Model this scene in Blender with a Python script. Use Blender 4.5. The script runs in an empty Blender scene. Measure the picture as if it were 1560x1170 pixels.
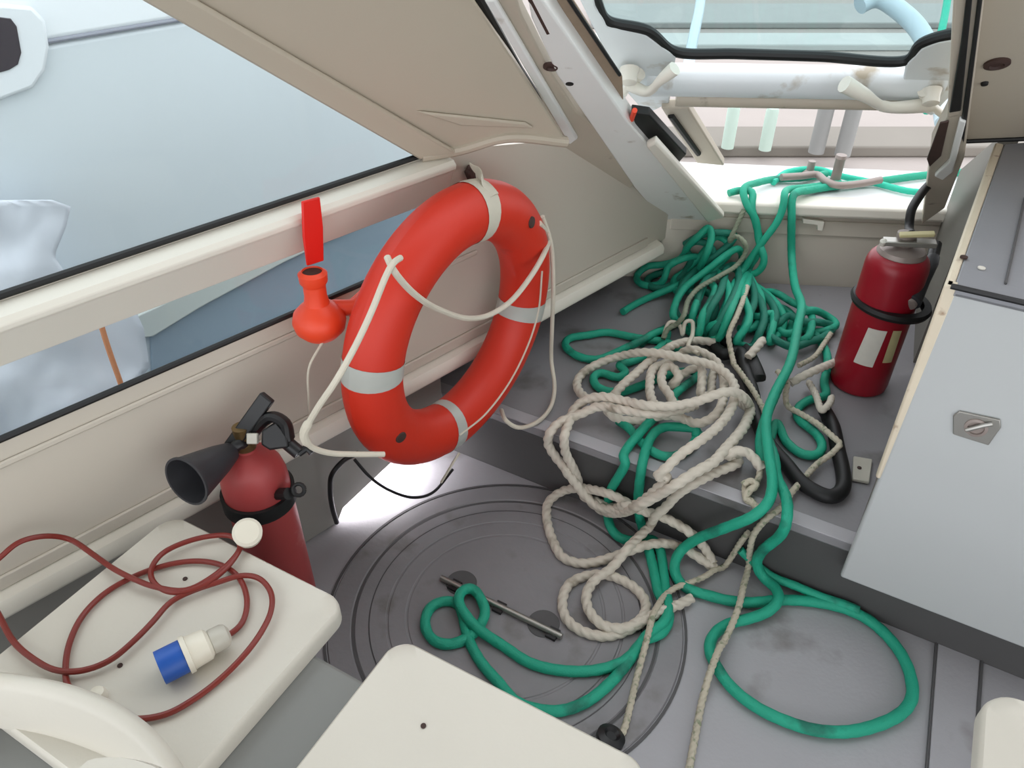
import bpy, math, random
from mathutils import Vector, Matrix, noise
random.seed(7)
V = Vector
scene = bpy.context.scene
col = scene.collection

# ---------------------------------------------------------------- camera, sky, exposure
H = 1.45
PITCH = math.radians(37.0)
FPX = 1172.0
cam_data = bpy.data.cameras.new('camera')
cam_data.sensor_width = 36.0
cam_data.lens = 36.0 * FPX / 1560.0
cam_data.clip_start = 0.02
cam = bpy.data.objects.new('camera', cam_data)
cam.location = (0, 0, H)
cam.rotation_euler = (math.radians(90) - PITCH, 0, 0)
col.objects.link(cam)
scene.camera = cam

world = bpy.data.worlds.new('overcast_sky')
scene.world = world
world.use_nodes = True
bg = world.node_tree.nodes['Background']
bg.inputs['Color'].default_value = (0.94, 0.965, 1.0, 1)
bg.inputs['Strength'].default_value = 1.0
scene.view_settings.view_transform = 'Standard'
scene.view_settings.look = 'None'
scene.view_settings.gamma = 1.0
scene.view_settings.use_curve_mapping = False
scene.view_settings.exposure = 1.22
scene.cycles.use_denoising = True
scene.cycles.max_bounces = 10
scene.cycles.transparent_max_bounces = 16

# ---------------------------------------------------------------- measuring helpers (rays of the photograph onto real planes)
C0 = V((0, 0, H))
FW = V((0, math.cos(PITCH), -math.sin(PITCH)))
UP = V((0, math.sin(PITCH), math.cos(PITCH)))
RT = V((1, 0, 0))
def ray(x, y): return RT * (x - 780) + UP * (585 - y) + FW * FPX
def pz(x, y, z):
    d = ray(x, y); return C0 + d * ((z - H) / d.z)
def pn(x, y, n, c):
    d = ray(x, y); return C0 + d * ((c - n.dot(C0)) / n.dot(d))
def pd(x, y, depth): return C0 + ray(x, y) * (depth / FPX)
def proj(P):
    v = P - C0; d = v.dot(FW)
    return 780 + FPX * v.dot(RT) / d, 585 - FPX * v.dot(UP) / d
S2 = math.sqrt(0.5)
AX = V((S2, S2, 0))            # along the port side, towards the bow
NL = V((S2, -S2, 0))           # inward normal of the port side
def pl(x, y, c=-1.22): return pn(x, y, NL, c)
def wl(s, z, c=-1.22): return AX * s + NL * c + V((0, 0, z))
SZ = 0.20                       # height of the raised foredeck step
# bulkhead under the foredeck hatch
BK0, BKD = V((0.45, 2.25, 0)), V((0.995, -0.10, 0)).normalized()
NB = V((-BKD.y, BKD.x, 0)) * -1.0  # towards the cabin
if NB.y > 0: NB = -NB
CB = NB.dot(BK0)
# sloping cabin front that carries the hatch
HB = V((0.577, 2.2, 0.485))
HE = V((-0.617, -0.78, 0.72)).normalized()
HS = BKD.copy()
NH = HS.cross(HE).normalized()
if NH.z < 0: NH = -NH
CH = NH.dot(HB)
def ph(x, y, off=0.0): return pn(x, y, NH, CH + off)
# step edge
E0, E1 = pz(874, 672, SZ), pz(1235, 805, SZ)
ED = (E1 - E0).normalized()
NR = V((ED.y, -ED.x, 0)).normalized()
if NR.y > 0: NR = -NR
CR = NR.dot(E0)
SILL_Z = 0.485
def drape(x, y, h=0.012):
    """rest a point seen at (x, y) on floor, riser, step, bulkhead or foredeck"""
    P = pz(x, y, SZ + h)
    if NR.dot(P) < CR + h:
        if NB.dot(P) > CB + h: return P
        P = pn(x, y, NB, CB + h)
        if P.z < SILL_Z + h: return P
        return pz(x, y, SILL_Z + h)
    P = pn(x, y, NR, CR + h)
    if P.z >= h: return P
    return pz(x, y, h)

# ---------------------------------------------------------------- materials
def lin(c):
    c = c / 255.0
    return c / 12.92 if c <= 0.04045 else ((c + 0.055) / 1.055) ** 2.4
def rgba(t): return (lin(t[0]), lin(t[1]), lin(t[2]), 1)
def mat(name, rgb, rough=0.5, var=0.08, ns=6.0, bump=0.0, bs=80.0, metal=0.0, spot=None, spot_amt=0.0, spot_scale=14.0):
    m = bpy.data.materials.new(name); m.use_nodes = True
    nt = m.node_tree; N = nt.nodes; L = nt.links
    b = N['Principled BSDF']
    b.inputs['Roughness'].default_value = rough
    b.inputs['Metallic'].default_value = metal
    tc = N.new('ShaderNodeTexCoord')
    nz = N.new('ShaderNodeTexNoise'); nz.inputs['Scale'].default_value = ns; nz.inputs['Detail'].default_value = 6
    L.new(tc.outputs['Object'], nz.inputs['Vector'])
    mx = N.new('ShaderNodeMix'); mx.data_type = 'RGBA'
    c = rgba(rgb)
    mx.inputs[6].default_value = tuple(min(1, k * (1 - var)) for k in c[:3]) + (1,)
    mx.inputs[7].default_value = tuple(min(1, k * (1 + var)) for k in c[:3]) + (1,)
    L.new(nz.outputs['Fac'], mx.inputs[0])
    out = mx.outputs[2]
    if spot:
        n2 = N.new('ShaderNodeTexNoise'); n2.inputs['Scale'].default_value = spot_scale; n2.inputs['Detail'].default_value = 8
        L.new(tc.outputs['Object'], n2.inputs['Vector'])
        rp = N.new('ShaderNodeValToRGB'); rp.color_ramp.elements[0].position = 1 - spot_amt - 0.05; rp.color_ramp.elements[1].position = 1 - spot_amt + 0.05
        L.new(n2.outputs['Fac'], rp.inputs['Fac'])
        m2 = N.new('ShaderNodeMix'); m2.data_type = 'RGBA'
        L.new(rp.outputs['Color'], m2.inputs[0]); L.new(out, m2.inputs[6]); m2.inputs[7].default_value = rgba(spot)
        out = m2.outputs[2]
    L.new(out, b.inputs['Base Color'])
    if bump:
        n3 = N.new('ShaderNodeTexNoise'); n3.inputs['Scale'].default_value = bs; n3.inputs['Detail'].default_value = 4
        L.new(tc.outputs['Object'], n3.inputs['Vector'])
        bp = N.new('ShaderNodeBump'); bp.inputs['Strength'].default_value = bump; bp.inputs['Distance'].default_value = 0.004
        L.new(n3.outputs['Fac'], bp.inputs['Height']); L.new(bp.outputs['Normal'], b.inputs['Normal'])
    return m
def glass_mat(name, tint):
    m = bpy.data.materials.new(name); m.use_nodes = True
    nt = m.node_tree; N = nt.nodes; L = nt.links
    N.remove(N['Principled BSDF'])
    tr = N.new('ShaderNodeBsdfTransparent'); tr.inputs['Color'].default_value = rgba(tint)
    gl = N.new('ShaderNodeBsdfGlossy'); gl.inputs['Roughness'].default_value = 0.03
    fr = N.new('ShaderNodeLayerWeight'); fr.inputs['Blend'].default_value = 0.3
    pw = N.new('ShaderNodeMath'); pw.operation = 'POWER'; pw.inputs[1].default_value = 3.0
    L.new(fr.outputs['Facing'], pw.inputs[0])
    mu = N.new('ShaderNodeMath'); mu.operation = 'MULTIPLY_ADD'; mu.inputs[1].default_value = 0.5; mu.inputs[2].default_value = 0.02
    L.new(pw.outputs[0], mu.inputs[0])
    mx = N.new('ShaderNodeMixShader')
    L.new(mu.outputs[0], mx.inputs[0]); L.new(tr.outputs[0], mx.inputs[1]); L.new(gl.outputs[0], mx.inputs[2])
    L.new(mx.outputs[0], N['Material Output'].inputs['Surface'])
    return m

M = {
 'wall': mat('cream_gelcoat', (196, 189, 176), 0.42, 0.05, 3, bump=0.05, bs=30),
 'roof': mat('beige_headliner_gelcoat', (182, 172, 155), 0.5, 0.06, 2.5, bump=0.08, bs=20),
 'trimw': mat('white_trim_gelcoat', (226, 222, 210), 0.35, 0.04, 6),
 'frame': mat('hatch_frame_white', (230, 231, 228), 0.4, 0.07, 5, spot=(172, 164, 150), spot_amt=0.30, spot_scale=14),
 'framebeige': mat('hatch_frame_beige', (186, 176, 160), 0.5, 0.06, 5, spot=(110, 95, 80), spot_amt=0.30, spot_scale=14),
 'brown': mat('brown_gap_shade', (150, 130, 110), 0.7, 0.2, 20),  # brown that carries the shading of the coaming gap
 'rust': mat('rusty_brown', (62, 42, 36), 0.7, 0.3, 40),
 'black': mat('black_rubber', (14, 14, 15), 0.55, 0.2, 30),
 'blackpl': mat('black_plastic', (22, 22, 24), 0.42, 0.15, 20),
 'horn': mat('dark_grey_horn_plastic', (46, 46, 50), 0.5, 0.1, 12),
 'floor': mat('grey_deck_vinyl', (164, 163, 167), 0.5, 0.12, 5, bump=0.12, bs=120, spot=(134, 131, 131), spot_amt=0.36, spot_scale=5),
 'step': mat('grey_step_vinyl', (140, 138, 141), 0.45, 0.10, 5, bump=0.1, bs=110, spot=(112, 109, 109), spot_amt=0.38, spot_scale=5),
 'riser': mat('shade_darkened_riser_grey', (78, 77, 77), 0.6, 0.10, 6, bump=0.1, bs=60),  # grey darkened: the riser's shade is put into the colour
 'nosing': mat('pale_grey_nosing', (168, 166, 170), 0.4, 0.06, 10),
 'hatchring': mat('worn_grey_hatch_rubber', (134, 132, 135), 0.5, 0.15, 9, bump=0.15, bs=90, spot=(120, 117, 117), spot_amt=0.38, spot_scale=9),
 'groove': mat('dark_groove_rubber', (84, 83, 84), 0.7, 0.15, 20),
 'panelgrey': mat('light_grey_gelcoat', (184, 187, 187), 0.4, 0.04, 3),
 'shelf': mat('grey_dash_vinyl', (140, 141, 146), 0.55, 0.06, 8, bump=0.1, bs=120),
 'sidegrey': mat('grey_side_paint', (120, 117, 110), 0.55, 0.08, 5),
 'boxgrey': mat('grey_engine_box_paint', (128, 129, 126), 0.6, 0.06, 5),
 'ledgegrey': mat('light_grey_side_panel', (150, 148, 142), 0.55, 0.05, 4),
 'seat': mat('white_moulded_seat_plastic', (207, 202, 190), 0.42, 0.04, 5, bump=0.05, bs=150, spot=(196, 188, 170), spot_amt=0.36, spot_scale=4),
 'ring': mat('orange_red_ring_plastic', (200, 43, 20), 0.5, 0.08, 4, bump=0.06, bs=60, spot=(150, 40, 26), spot_amt=0.31, spot_scale=7),
 'orange': mat('orange_light_plastic', (232, 70, 36), 0.45, 0.06, 6),
 'redtag': mat('red_tape_tag', (220, 26, 14), 0.45, 0.05, 9),
 'tape': mat('silver_reflective_tape', (176, 178, 172), 0.35, 0.08, 30),
 'strap': mat('cream_webbing', (196, 190, 174), 0.7, 0.06, 40, bump=0.2, bs=300),
 'white_rope': mat('off_white_twisted_rope', (206, 198, 184), 0.8, 0.10, 30, bump=0.3, bs=500, spot=(160, 150, 134), spot_amt=0.36, spot_scale=12),
 'line': mat('cream_line', (205, 198, 182), 0.75, 0.08, 40),
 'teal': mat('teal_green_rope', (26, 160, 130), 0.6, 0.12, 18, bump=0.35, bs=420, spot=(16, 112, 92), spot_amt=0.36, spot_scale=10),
 'tealshade': mat('shaded_teal_rope', (16, 116, 96), 0.65, 0.14, 18, bump=0.35, bs=420),  # teal darkened to carry the shade at the back of the hank
 'fleck': mat('green_flecked_cream_line', (190, 182, 163), 0.8, 0.08, 30, bump=0.3, bs=500, spot=(140, 146, 122), spot_amt=0.40, spot_scale=80),
 'greyline': mat('grey_green_line', (128, 136, 116), 0.8, 0.12, 30, bump=0.3, bs=500),
 'brownrope': mat('rust_stained_rope', (132, 92, 62), 0.8, 0.2, 40, spot=(180, 165, 140), spot_amt=0.42, spot_scale=50),
 'redfaded': mat('faded_red_extinguisher_paint', (168, 66, 66), 0.45, 0.10, 8, spot=(190, 110, 108), spot_amt=0.34, spot_scale=10),
 'reddark': mat('dark_red_extinguisher_paint', (150, 14, 34), 0.35, 0.10, 8, spot=(170, 60, 70), spot_amt=0.28, spot_scale=14),
 'brass': mat('dull_brass', (120, 98, 66), 0.4, 0.15, 20, metal=0.8),
 'steel': mat('dull_steel', (170, 168, 162), 0.35, 0.1, 20, metal=0.85),
 'greymetal': mat('grey_painted_metal', (150, 138, 132), 0.45, 0.1, 20, metal=0.3),
 'label': mat('white_paper_label', (214, 210, 200), 0.6, 0.06, 60),
 'labely': mat('yellowed_paper_label', (196, 186, 140), 0.6, 0.12, 40),
 'cable': mat('red_brown_cable_sheath', (122, 40, 32), 0.4, 0.1, 20),
 'blue': mat('blue_plug_plastic', (30, 84, 170), 0.4, 0.06, 20),
 'plugwhite': mat('cream_plug_plastic', (222, 216, 200), 0.4, 0.05, 20),
 'pluggrey': mat('translucent_grey_gland', (186, 182, 170), 0.35, 0.06, 20),
 'boathull': mat('neighbour_white_gelcoat', (222, 229, 234), 0.3, 0.03, 1.5),
 'boattop': mat('neighbour_white_upper', (238, 242, 246), 0.3, 0.02, 1.5),
 'boatshade': mat('neighbour_hull_shade', (146, 162, 176), 0.5, 0.12, 3, bump=0.1, bs=12),  # blue-grey standing in for shade on the neighbour's lower hull
 'boatrail': mat('neighbour_pale_rubbing_strake', (214, 219, 215), 0.45, 0.04, 5),
 'tintglass': mat('dark_tinted_porthole', (62, 56, 64), 0.25, 0.05, 5),
 'tarp': mat('white_plastic_sheet', (232, 236, 246), 0.35, 0.06, 4, bump=0.1, bs=14),
 'orangecord': mat('orange_cord', (214, 140, 96), 0.7, 0.08, 20),
 'deck': mat('white_foredeck_gelcoat', (232, 232, 232), 0.4, 0.03, 5),
 'quay': mat('pinkish_concrete', (164, 155, 150), 0.8, 0.10, 2.5, bump=0.2, bs=40),
 'quayedge': mat('grey_beige_quay_edge', (132, 126, 118), 0.8, 0.08, 4),
 'quaypale': mat('pale_concrete_kerb', (188, 190, 188), 0.8, 0.08, 4),
 'post': mat('grey_steel_post', (150, 150, 148), 0.5, 0.08, 6),
 'water': mat('grey_harbour_water', (84, 96, 102), 0.15, 0.1, 2, bump=0.3, bs=8),
 'bluewhite': mat('pale_blue_plastic', (206, 222, 232), 0.4, 0.04, 6),
 'leaf': mat('hatch_leaf_pale_gelcoat', (222, 228, 230), 0.4, 0.05, 6, spot=(170, 160, 142), spot_amt=0.34, spot_scale=9),
 'tealbright': mat('bright_teal_deck_line', (40, 190, 160), 0.6, 0.08, 20),
 'glass': glass_mat('window_glass', (244, 248, 248)),
 'acrylic': glass_mat('hatch_acrylic', (228, 238, 238)),
}

# ---------------------------------------------------------------- object helpers
WORLD = {}
def frame_axes(d):
    d = d.normalized()
    a = V((0, 0, 1)) if abs(d.z) < 0.9 else V((1, 0, 0))
    x = a.cross(d).normalized(); y = d.cross(x).normalized()
    return x, y, d
class MB:
    def __init__(s): s.v = []; s.f = []
    def add(s, vs, fs):
        o = len(s.v); s.v += [V(p) for p in vs]; s.f += [tuple(i + o for i in f) for f in fs]; return s
    def box(s, c, ax, ay, az):
        c = V(c); vs = [c + ax * i + ay * j + az * k for k in (-1, 1) for j in (-1, 1) for i in (-1, 1)]
        return s.add(vs, [(0, 2, 3, 1), (4, 5, 7, 6), (0, 1, 5, 4), (2, 6, 7, 3), (0, 4, 6, 2), (1, 3, 7, 5)])
    def prism(s, poly, vec):
        n = len(poly); vs = [V(p) for p in poly] + [V(p) + vec for p in poly]
        fs = [tuple(range(n - 1, -1, -1)), tuple(range(n, 2 * n))]
        fs += [(i, (i + 1) % n, (i + 1) % n + n, i + n) for i in range(n)]
        return s.add(vs, fs)
    def lathe(s, o, d, prof, n=36, closed=True):
        x, y, d = frame_axes(V(d)); o = V(o); vs = []; fs = []
        for r, h in prof:
            for i in range(n):
                a = 2 * math.pi * i / n
                vs.append(o + d * h + (x * math.cos(a) + y * math.sin(a)) * r)
        for k in range(len(prof) - 1):
            for i in range(n):
                j = (i + 1) % n
                fs.append((k * n + i, k * n + j, (k + 1) * n + j, (k + 1) * n + i))
        if closed:
            fs.append(tuple(range(n - 1, -1, -1))); m = (len(prof) - 1) * n; fs.append(tuple(range(m, m + n)))
        return s.add(vs, fs)
    def tube(s, pts, r, n=12, strands=0, lay=0.08, amp=0.14, caps=True, rfun=None, flat=1.0, flatdir=None):
        pts = [V(p) for p in pts]; m = len(pts); vs = []; fs = []
        T = []
        for i in range(m):
            t = pts[min(i + 1, m - 1)] - pts[max(i - 1, 0)]
            T.append(t.normalized() if t.length > 1e-9 else V((0, 0, 1)))
        x, y, _ = frame_axes(T[0]); L = 0.0
        for i in range(m):
            if i:
                L += (pts[i] - pts[i - 1]).length
                x = (x - T[i] * x.dot(T[i])).normalized(); y = T[i].cross(x)
            if flatdir is not None:
                fx = flatdir(i / (m - 1)) if callable(flatdir) else flatdir
                fx = (fx - T[i] * fx.dot(T[i])).normalized(); x = fx; y = T[i].cross(x)
            rr = r if rfun is None else r * rfun(i / max(1, m - 1))
            for k in range(n):
                a = 2 * math.pi * k / n
                q = rr
                if strands: q = rr * (1 - amp + amp * 1.4 * abs(math.cos(strands * 0.5 * (a - 2 * math.pi * L / lay))))
                vs.append(pts[i] + x * math.cos(a) * q * flat + y * math.sin(a) * q)
        for i in range(m - 1):
            for k in range(n):
                j = (k + 1) % n
                fs.append((i * n + k, i * n + j, (i + 1) * n + j, (i + 1) * n + k))
        if caps:
            fs.append(tuple(range(n - 1, -1, -1))); q = (m - 1) * n; fs.append(tuple(range(q, q + n)))
        return s.add(vs, fs)
    def grid(s, rows, closed=False):
        nr, nc = len(rows), len(rows[0]); vs = [p for r in rows for p in r]
        fs = [(i * nc + j, i * nc + j + 1, (i + 1) * nc + j + 1, (i + 1) * nc + j) for i in range(nr - 1) for j in range(nc - 1)]
        return s.add(vs, fs)
    def build(s, name, m, parent=None, bevel=0.0, sharp=35, seg=2, solid=0.0, sub=0):
        if parent is not None: org = WORLD[parent.name]
        else:
            lo = [min(p[i] for p in s.v) for i in range(3)]; hi = [max(p[i] for p in s.v) for i in range(3)]
            org = V(((lo[0] + hi[0]) / 2, (lo[1] + hi[1]) / 2, lo[2]))
        me = bpy.data.meshes.new(name)
        me.from_pydata([tuple(p - org) for p in s.v], [], s.f); me.update()
        import bmesh
        bm = bmesh.new(); bm.from_mesh(me); bmesh.ops.recalc_face_normals(bm, faces=bm.faces); bm.to_mesh(me); bm.free()
        me.shade_smooth(); me.set_sharp_from_angle(angle=math.radians(sharp))
        me.materials.append(m)
        o = bpy.data.objects.new(name, me); col.objects.link(o)
        if parent is not None: o.parent = parent; WORLD[o.name] = org.copy()
        else: o.location = org; WORLD[o.name] = org.copy()
        if solid:
            q = o.modifiers.new('thickness', 'SOLIDIFY'); q.thickness = solid; q.offset = 0
        if bevel:
            q = o.modifiers.new('bevel', 'BEVEL'); q.width = bevel; q.segments = seg; q.limit_method = 'ANGLE'; q.angle_limit = math.radians(40)
        if sub:
            q = o.modifiers.new('subdivision', 'SUBSURF'); q.levels = sub; q.render_levels = sub
        return o
def tag(o, label=None, cat=None, group=None, kind=None):
    if label: o['label'] = label
    if cat: o['category'] = cat
    if group: o['group'] = group
    if kind: o['kind'] = kind
    return o
def thing(name, label, cat, loc, group=None):
    o = bpy.data.objects.new(name, None); o.empty_display_size = 0.05; col.objects.link(o)
    o.location = V(loc); WORLD[o.name] = V(loc)
    return tag(o, label, cat, group)
def struct(o, label=None): return tag(o, label, None, None, 'structure')
def smooth_path(pts, step=0.01, closed=False):
    P = [V(p) for p in pts]; out = []
    if closed: P = [P[-1]] + P + [P[0], P[1]]
    else: P = [P[0] * 2 - P[1]] + P + [P[-1] * 2 - P[-2]]
    for i in range(1, len(P) - 2):
        p0, p1, p2, p3 = P[i - 1:i + 3]
        # centripetal Catmull-Rom
        d1 = max(1e-4, (p1 - p0).length ** 0.5); d2 = max(1e-4, (p2 - p1).length ** 0.5); d3 = max(1e-4, (p3 - p2).length ** 0.5)
        m1 = (p1 - p0) / d1 - (p2 - p0) / (d1 + d2) + (p2 - p1) / d2
        m2 = (p2 - p1) / d2 - (p3 - p1) / (d2 + d3) + (p3 - p2) / d3
        m1 *= d2; m2 *= d2
        n = max(2, int((p2 - p1).length / step))
        for k in range(n):
            t = k / n
            out.append(p1 * (2 * t**3 - 3 * t**2 + 1) + m1 * (t**3 - 2 * t**2 + t) + p2 * (-2 * t**3 + 3 * t**2) + m2 * (t**3 - t**2))
    out.append(P[-2].copy())
    return out
def relax(path, it=2):
    for _ in range(it):
        path = [path[0]] + [(path[i - 1] + path[i] * 2 + path[i + 1]) / 4 for i in range(1, len(path) - 1)] + [path[-1]]
    return path
def crop(ox, oy, sc, pts): return [(ox + p[0] / sc, oy + p[1] / sc) + tuple(p[2:]) for p in pts]

# ================================================================= SETTING
# floor
mb = MB()
mb.prism([wl(-1.2, 0, -1.27), wl(0.62, 0, -1.27), wl(0.62, 0, -1.36), wl(2.05, 0, -1.36), V((1.6, 2.3, 0)), V((2.3, 1.3, 0)), V((2.3, -1.4, 0)), V((-0.2, -1.6, 0))], V((0, 0, -0.05)))
struct(mb.build('floor', M['floor']))

# raised step at the bow
def along(P, d, n, c): return P + d * ((c - n.dot(P)) / n.dot(d))
eL = along(E0, ED, NL, -1.355); eR = E0 + ED * ((1.45 - E0.x) / ED.x)
bL = along(V((0.45, 2.25, SZ)), BKD, NL, -1.355); bR = BK0 + BKD * 1.2 + V((0, 0, SZ))
st = thing('raised_step', 'raised grey deck step at the bow carrying the rope heap', 'step', V((0.8, 1.6, 0)))
mb = MB(); mb.prism([eL, eR, bR, bL], V((0, 0, -0.03))); mb.build('tread', M['step'], st, bevel=0.006)
mb = MB(); mb.prism([eL - NR * 0.005, eR - NR * 0.005, eR - NR * 0.03, eL - NR * 0.03], V((0, 0, -SZ + 0.001)))
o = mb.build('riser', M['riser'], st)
mb = MB(); mb.prism([eL + NR * 0.004, eR + NR * 0.004, eR - NR * 0.035, eL - NR * 0.035], V((0, 0, 0.003)))
mb.build('nosing', M['nosing'], st, bevel=0.002)
tag(st, kind='structure')

# port side wall with two window openings
def wallquad(mb, pts, t=0.012):
    mb.prism([wl(s, z) for s, z in pts], NL * -t)
cA = V((0, 0, 0))
def sz(x, y):
    P = pl(x, y); return (P.dot(AX), P.z)
sA, sT = sz(640, 238), sz(225, 0)
slope = (sT[1] - sA[1]) / (sT[0] - sA[0])
zU, zM1, zM0, zB = 0.876, 0.778, 0.778, 0.648
sEnd = 1.90
mb = MB()
wallquad(mb, [(-1.2, 0.36), (sEnd, 0.36), (sEnd, 0.44), (-1.2, 0.44)])
wallquad(mb, [(-1.2, 0.44), (sEnd, 0.44), (1.80, 0.52), (1.06, zB), (-1.2, zB)])
wallquad(mb, [(-1.2, zM0), (1.07, zM0), (1.06, zB), (1.80, 0.52), sz(1000, 290), sz(940, 255), sz(845, 214), sz(700, 227), sA, (-1.2, zU)])
struct(mb.build('wall_left', M['wall']))
# lower rebate line and coaming details
mb = MB(); mb.prism([wl(-1.2, 0.60), wl(1.1, 0.60), wl(1.1, 0.612), wl(-1.2, 0.612)], NL * 0.006)
struct(mb.build('trim_1', M['wall'], bevel=0.004))
# mullion between the windows: protruding bar with a bright top
mb = MB()
prof = [(0.0, 0.772), (0.004, 0.770), (0.010, 0.776), (0.032, 0.834), (0.042, 0.842), (0.044, 0.852), (0.036, 0.861), (0.0, 0.868)]
mb.prism([wl(-1.2, z, -1.22 + n) for n, z in prof], AX * (1.2 + sA[0] + 0.06))
struct(mb.build('trim_2', M['trimw'], bevel=0.004))
# side ledge
mb = MB()
prof = [(-0.04, 0.318), (0.018, 0.322), (0.030, 0.332), (0.030, 0.352), (0.022, 0.364), (0.0, 0.372), (-0.02, 0.372)]
mb.prism([wl(-1.2, z, -1.22 + n) for n, z in prof], AX * 3.06)
struct(mb.build('trim_3', M['trimw'], bevel=0.004))
mb = MB(); mb.prism([wl(-1.2, 0.372), wl(1.8, 0.372), wl(1.8, 0.40), wl(-1.2, 0.40)], NL * 0.007)
struct(mb.build('trim_4', M['wall'], bevel=0.003))
# side panel under the ledge, and the deeper hull side beyond it
mb = MB(); mb.prism([wl(-1.2, 0, -1.26), wl(0.637, 0, -1.26), wl(0.66, 0.036, -1.26), wl(0.71, 0.052, -1.26), wl(0.82, 0.088, -1.26), wl(1.00, 0.10, -1.26), wl(1.00, 0.32, -1.26), wl(-1.2, 0.32, -1.26)], NL * -0.02)
struct(mb.build('baseboard_left', M['ledgegrey'], bevel=0.003))
mb = MB()
mb.prism([wl(0.60, 0.0, -1.36), wl(2.05, 0.0, -1.36), wl(2.05, 0.33, -1.36), wl(0.60, 0.33, -1.36)], NL * -0.03)
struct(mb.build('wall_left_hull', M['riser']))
mb = MB()   # underside of the ledge
mb.prism([wl(-1.2, 0.322, -1.37), wl(2.05, 0.322, -1.37), wl(2.05, 0.322, -1.25), wl(-1.2, 0.322, -1.25)], V((0, 0, 0.02)))
struct(mb.build('trim_12', M['ledgegrey']))
sl = thing('added_strip_lamp', 'added strip lamp hidden under the side panel to light the floor patch', 'lamp', wl(0.80, 0.07, -1.30))  # added lamp, itself unseen, put in to brighten the floor patch
LDIR = (wl(0.88, 0.088, -1.29) - wl(0.70, 0.046, -1.29)).normalized(); LUP = LDIR.cross(NL).normalized(); LUP = LUP if LUP.z > 0 else -LUP
lc0 = wl(0.79, 0.082, -1.292)
mb = MB(); mb.box(lc0 + LUP * 0.008, LDIR * 0.12, NL * 0.010, LUP * 0.006); mb.build('added_housing', M['trimw'], sl, bevel=0.002)
lamp_m = bpy.data.materials.new('added_lamp_diffuser'); lamp_m.use_nodes = True
pb_ = lamp_m.node_tree.nodes['Principled BSDF']
pb_.inputs['Emission Color'].default_value = (1.0, 0.96, 1.0, 1); pb_.inputs['Emission Strength'].default_value = 45.0
mb = MB(); mb.box(lc0, LDIR * 0.115, NL * 0.008, LUP * 0.003); mb.build('added_diffuser', lamp_m, sl)

# windows on the port side
def window(name, poly, gasket_r):
    root = thing(name, None, None, wl(0.0, poly[0][1], -1.235)); tag(root, kind='structure')
    mb = MB(); mb.prism([wl(s, z, -1.226) for s, z in poly], NL * -0.003); mb.build('pane', M['glass'], root)
    loop = [wl(s, z, -1.222) for s, z in poly]
    mb = MB(); mb.tube(smooth_sharp(loop), gasket_r, 8); mb.build('gasket', M['black'], root)
def smooth_sharp(loop):
    return loop + [loop[0]]
kk = -1.1
sTop = (sA[0] + (1.75 - sA[1]) / slope, 1.75)
window('window_1', [(-1.15, zU), sA, sTop, (-1.15, 1.75)], 0.0075)
window('window_2', [(-1.15, zB), (1.03, zB), (1.06, zB + 0.03), (1.06, zM0), (-1.15, zM0)], 0.006)

# sloping front panel of the cabin between window and hatch
TQ = pl(845, 214, -1.10)
A3, T3 = pl(640, 238), pl(225, 0)
NP = (T3 - A3).cross(TQ - A3).normalized()
if NP.z > 0: NP = -NP            # towards the cabin
CP = NP.dot(A3)
def pp(x, y, off=0.0): return pn(x, y, NP, CP + off)
mb = MB()
mb.prism([pp(640, 238), pp(700, 227), pp(770, 209), pp(862, 215), pp(722, 0), pp(650, -110), pp(-60, -165), pp(225, 0)], -NP * 0.04)
struct(mb.build('ceiling', M['roof'], bevel=0.004))
mb = MB()   # pillar band beside the window
mb.prism([pp(637, 238, 0.0), pp(697, 228, 0.0), pp(306, 0, 0.0), pp(20, -166, 0), pp(-60, -165, 0), pp(225, 0, 0.0)], NP * 0.012)
struct(mb.build('trim_5', M['roof'], bevel=0.006))
mb = MB(); mb.tube([pp(222, -2, 0.006), pp(638, 237, 0.006)], 0.004, 8); struct(mb.build('trim_6', M['black']))
mb = MB()   # shallow raised moulding on the panel
mb.prism([pp(632, 166), pp(800, 184), pp(812, 192), pp(700, 188)], NP * 0.008)
struct(mb.build('trim_7', M['roof'], bevel=0.006))
mb = MB()   # cove where the panel meets the side
mb.tube(smooth_path([pl(642, 238, -1.215), pp(700, 228, 0.0), pp(770, 209, 0.0), pp(862, 216, 0)], 0.02), 0.012, 10)
struct(mb.build('trim_8', M['roof']))

# bulkhead below the hatch
mb = MB()
b0 = along(BK0, BKD, NL, -1.40); b1 = BK0 + BKD * 1.15
mb.prism([b0, b1, b1 + V((0, 0, 0.46)), b0 + V((0, 0, 0.46))], -NB * 0.04)
struct(mb.build('wall_front', M['wall']))
mb = MB(); q0 = BK0 + BKD * 0.05 + V((0, 0, 0.375)); q1 = BK0 + BKD * 0.95 + V((0, 0, 0.375))
mb.prism([q0, q1, q1 + V((0, 0, 0.05)), q0 + V((0, 0, 0.05))], NB * 0.006); struct(mb.build('trim_9', M['wall'], bevel=0.003))
# sill of the hatch
mb = MB(); c0 = BK0 + BKD * 0.07; c1 = BK0 + BKD * 0.93
mb.prism([c0 + NB * 0.03 + V((0, 0, 0.445)), c1 + NB * 0.03 + V((0, 0, 0.445)), c1 - NB * 0.05 + V((0, 0, 0.445)), c0 - NB * 0.05 + V((0, 0, 0.445))], V((0, 0, SILL_Z - 0.445)))
struct(mb.build('trim_10', M['trimw'], bevel=0.01, seg=3))
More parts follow.
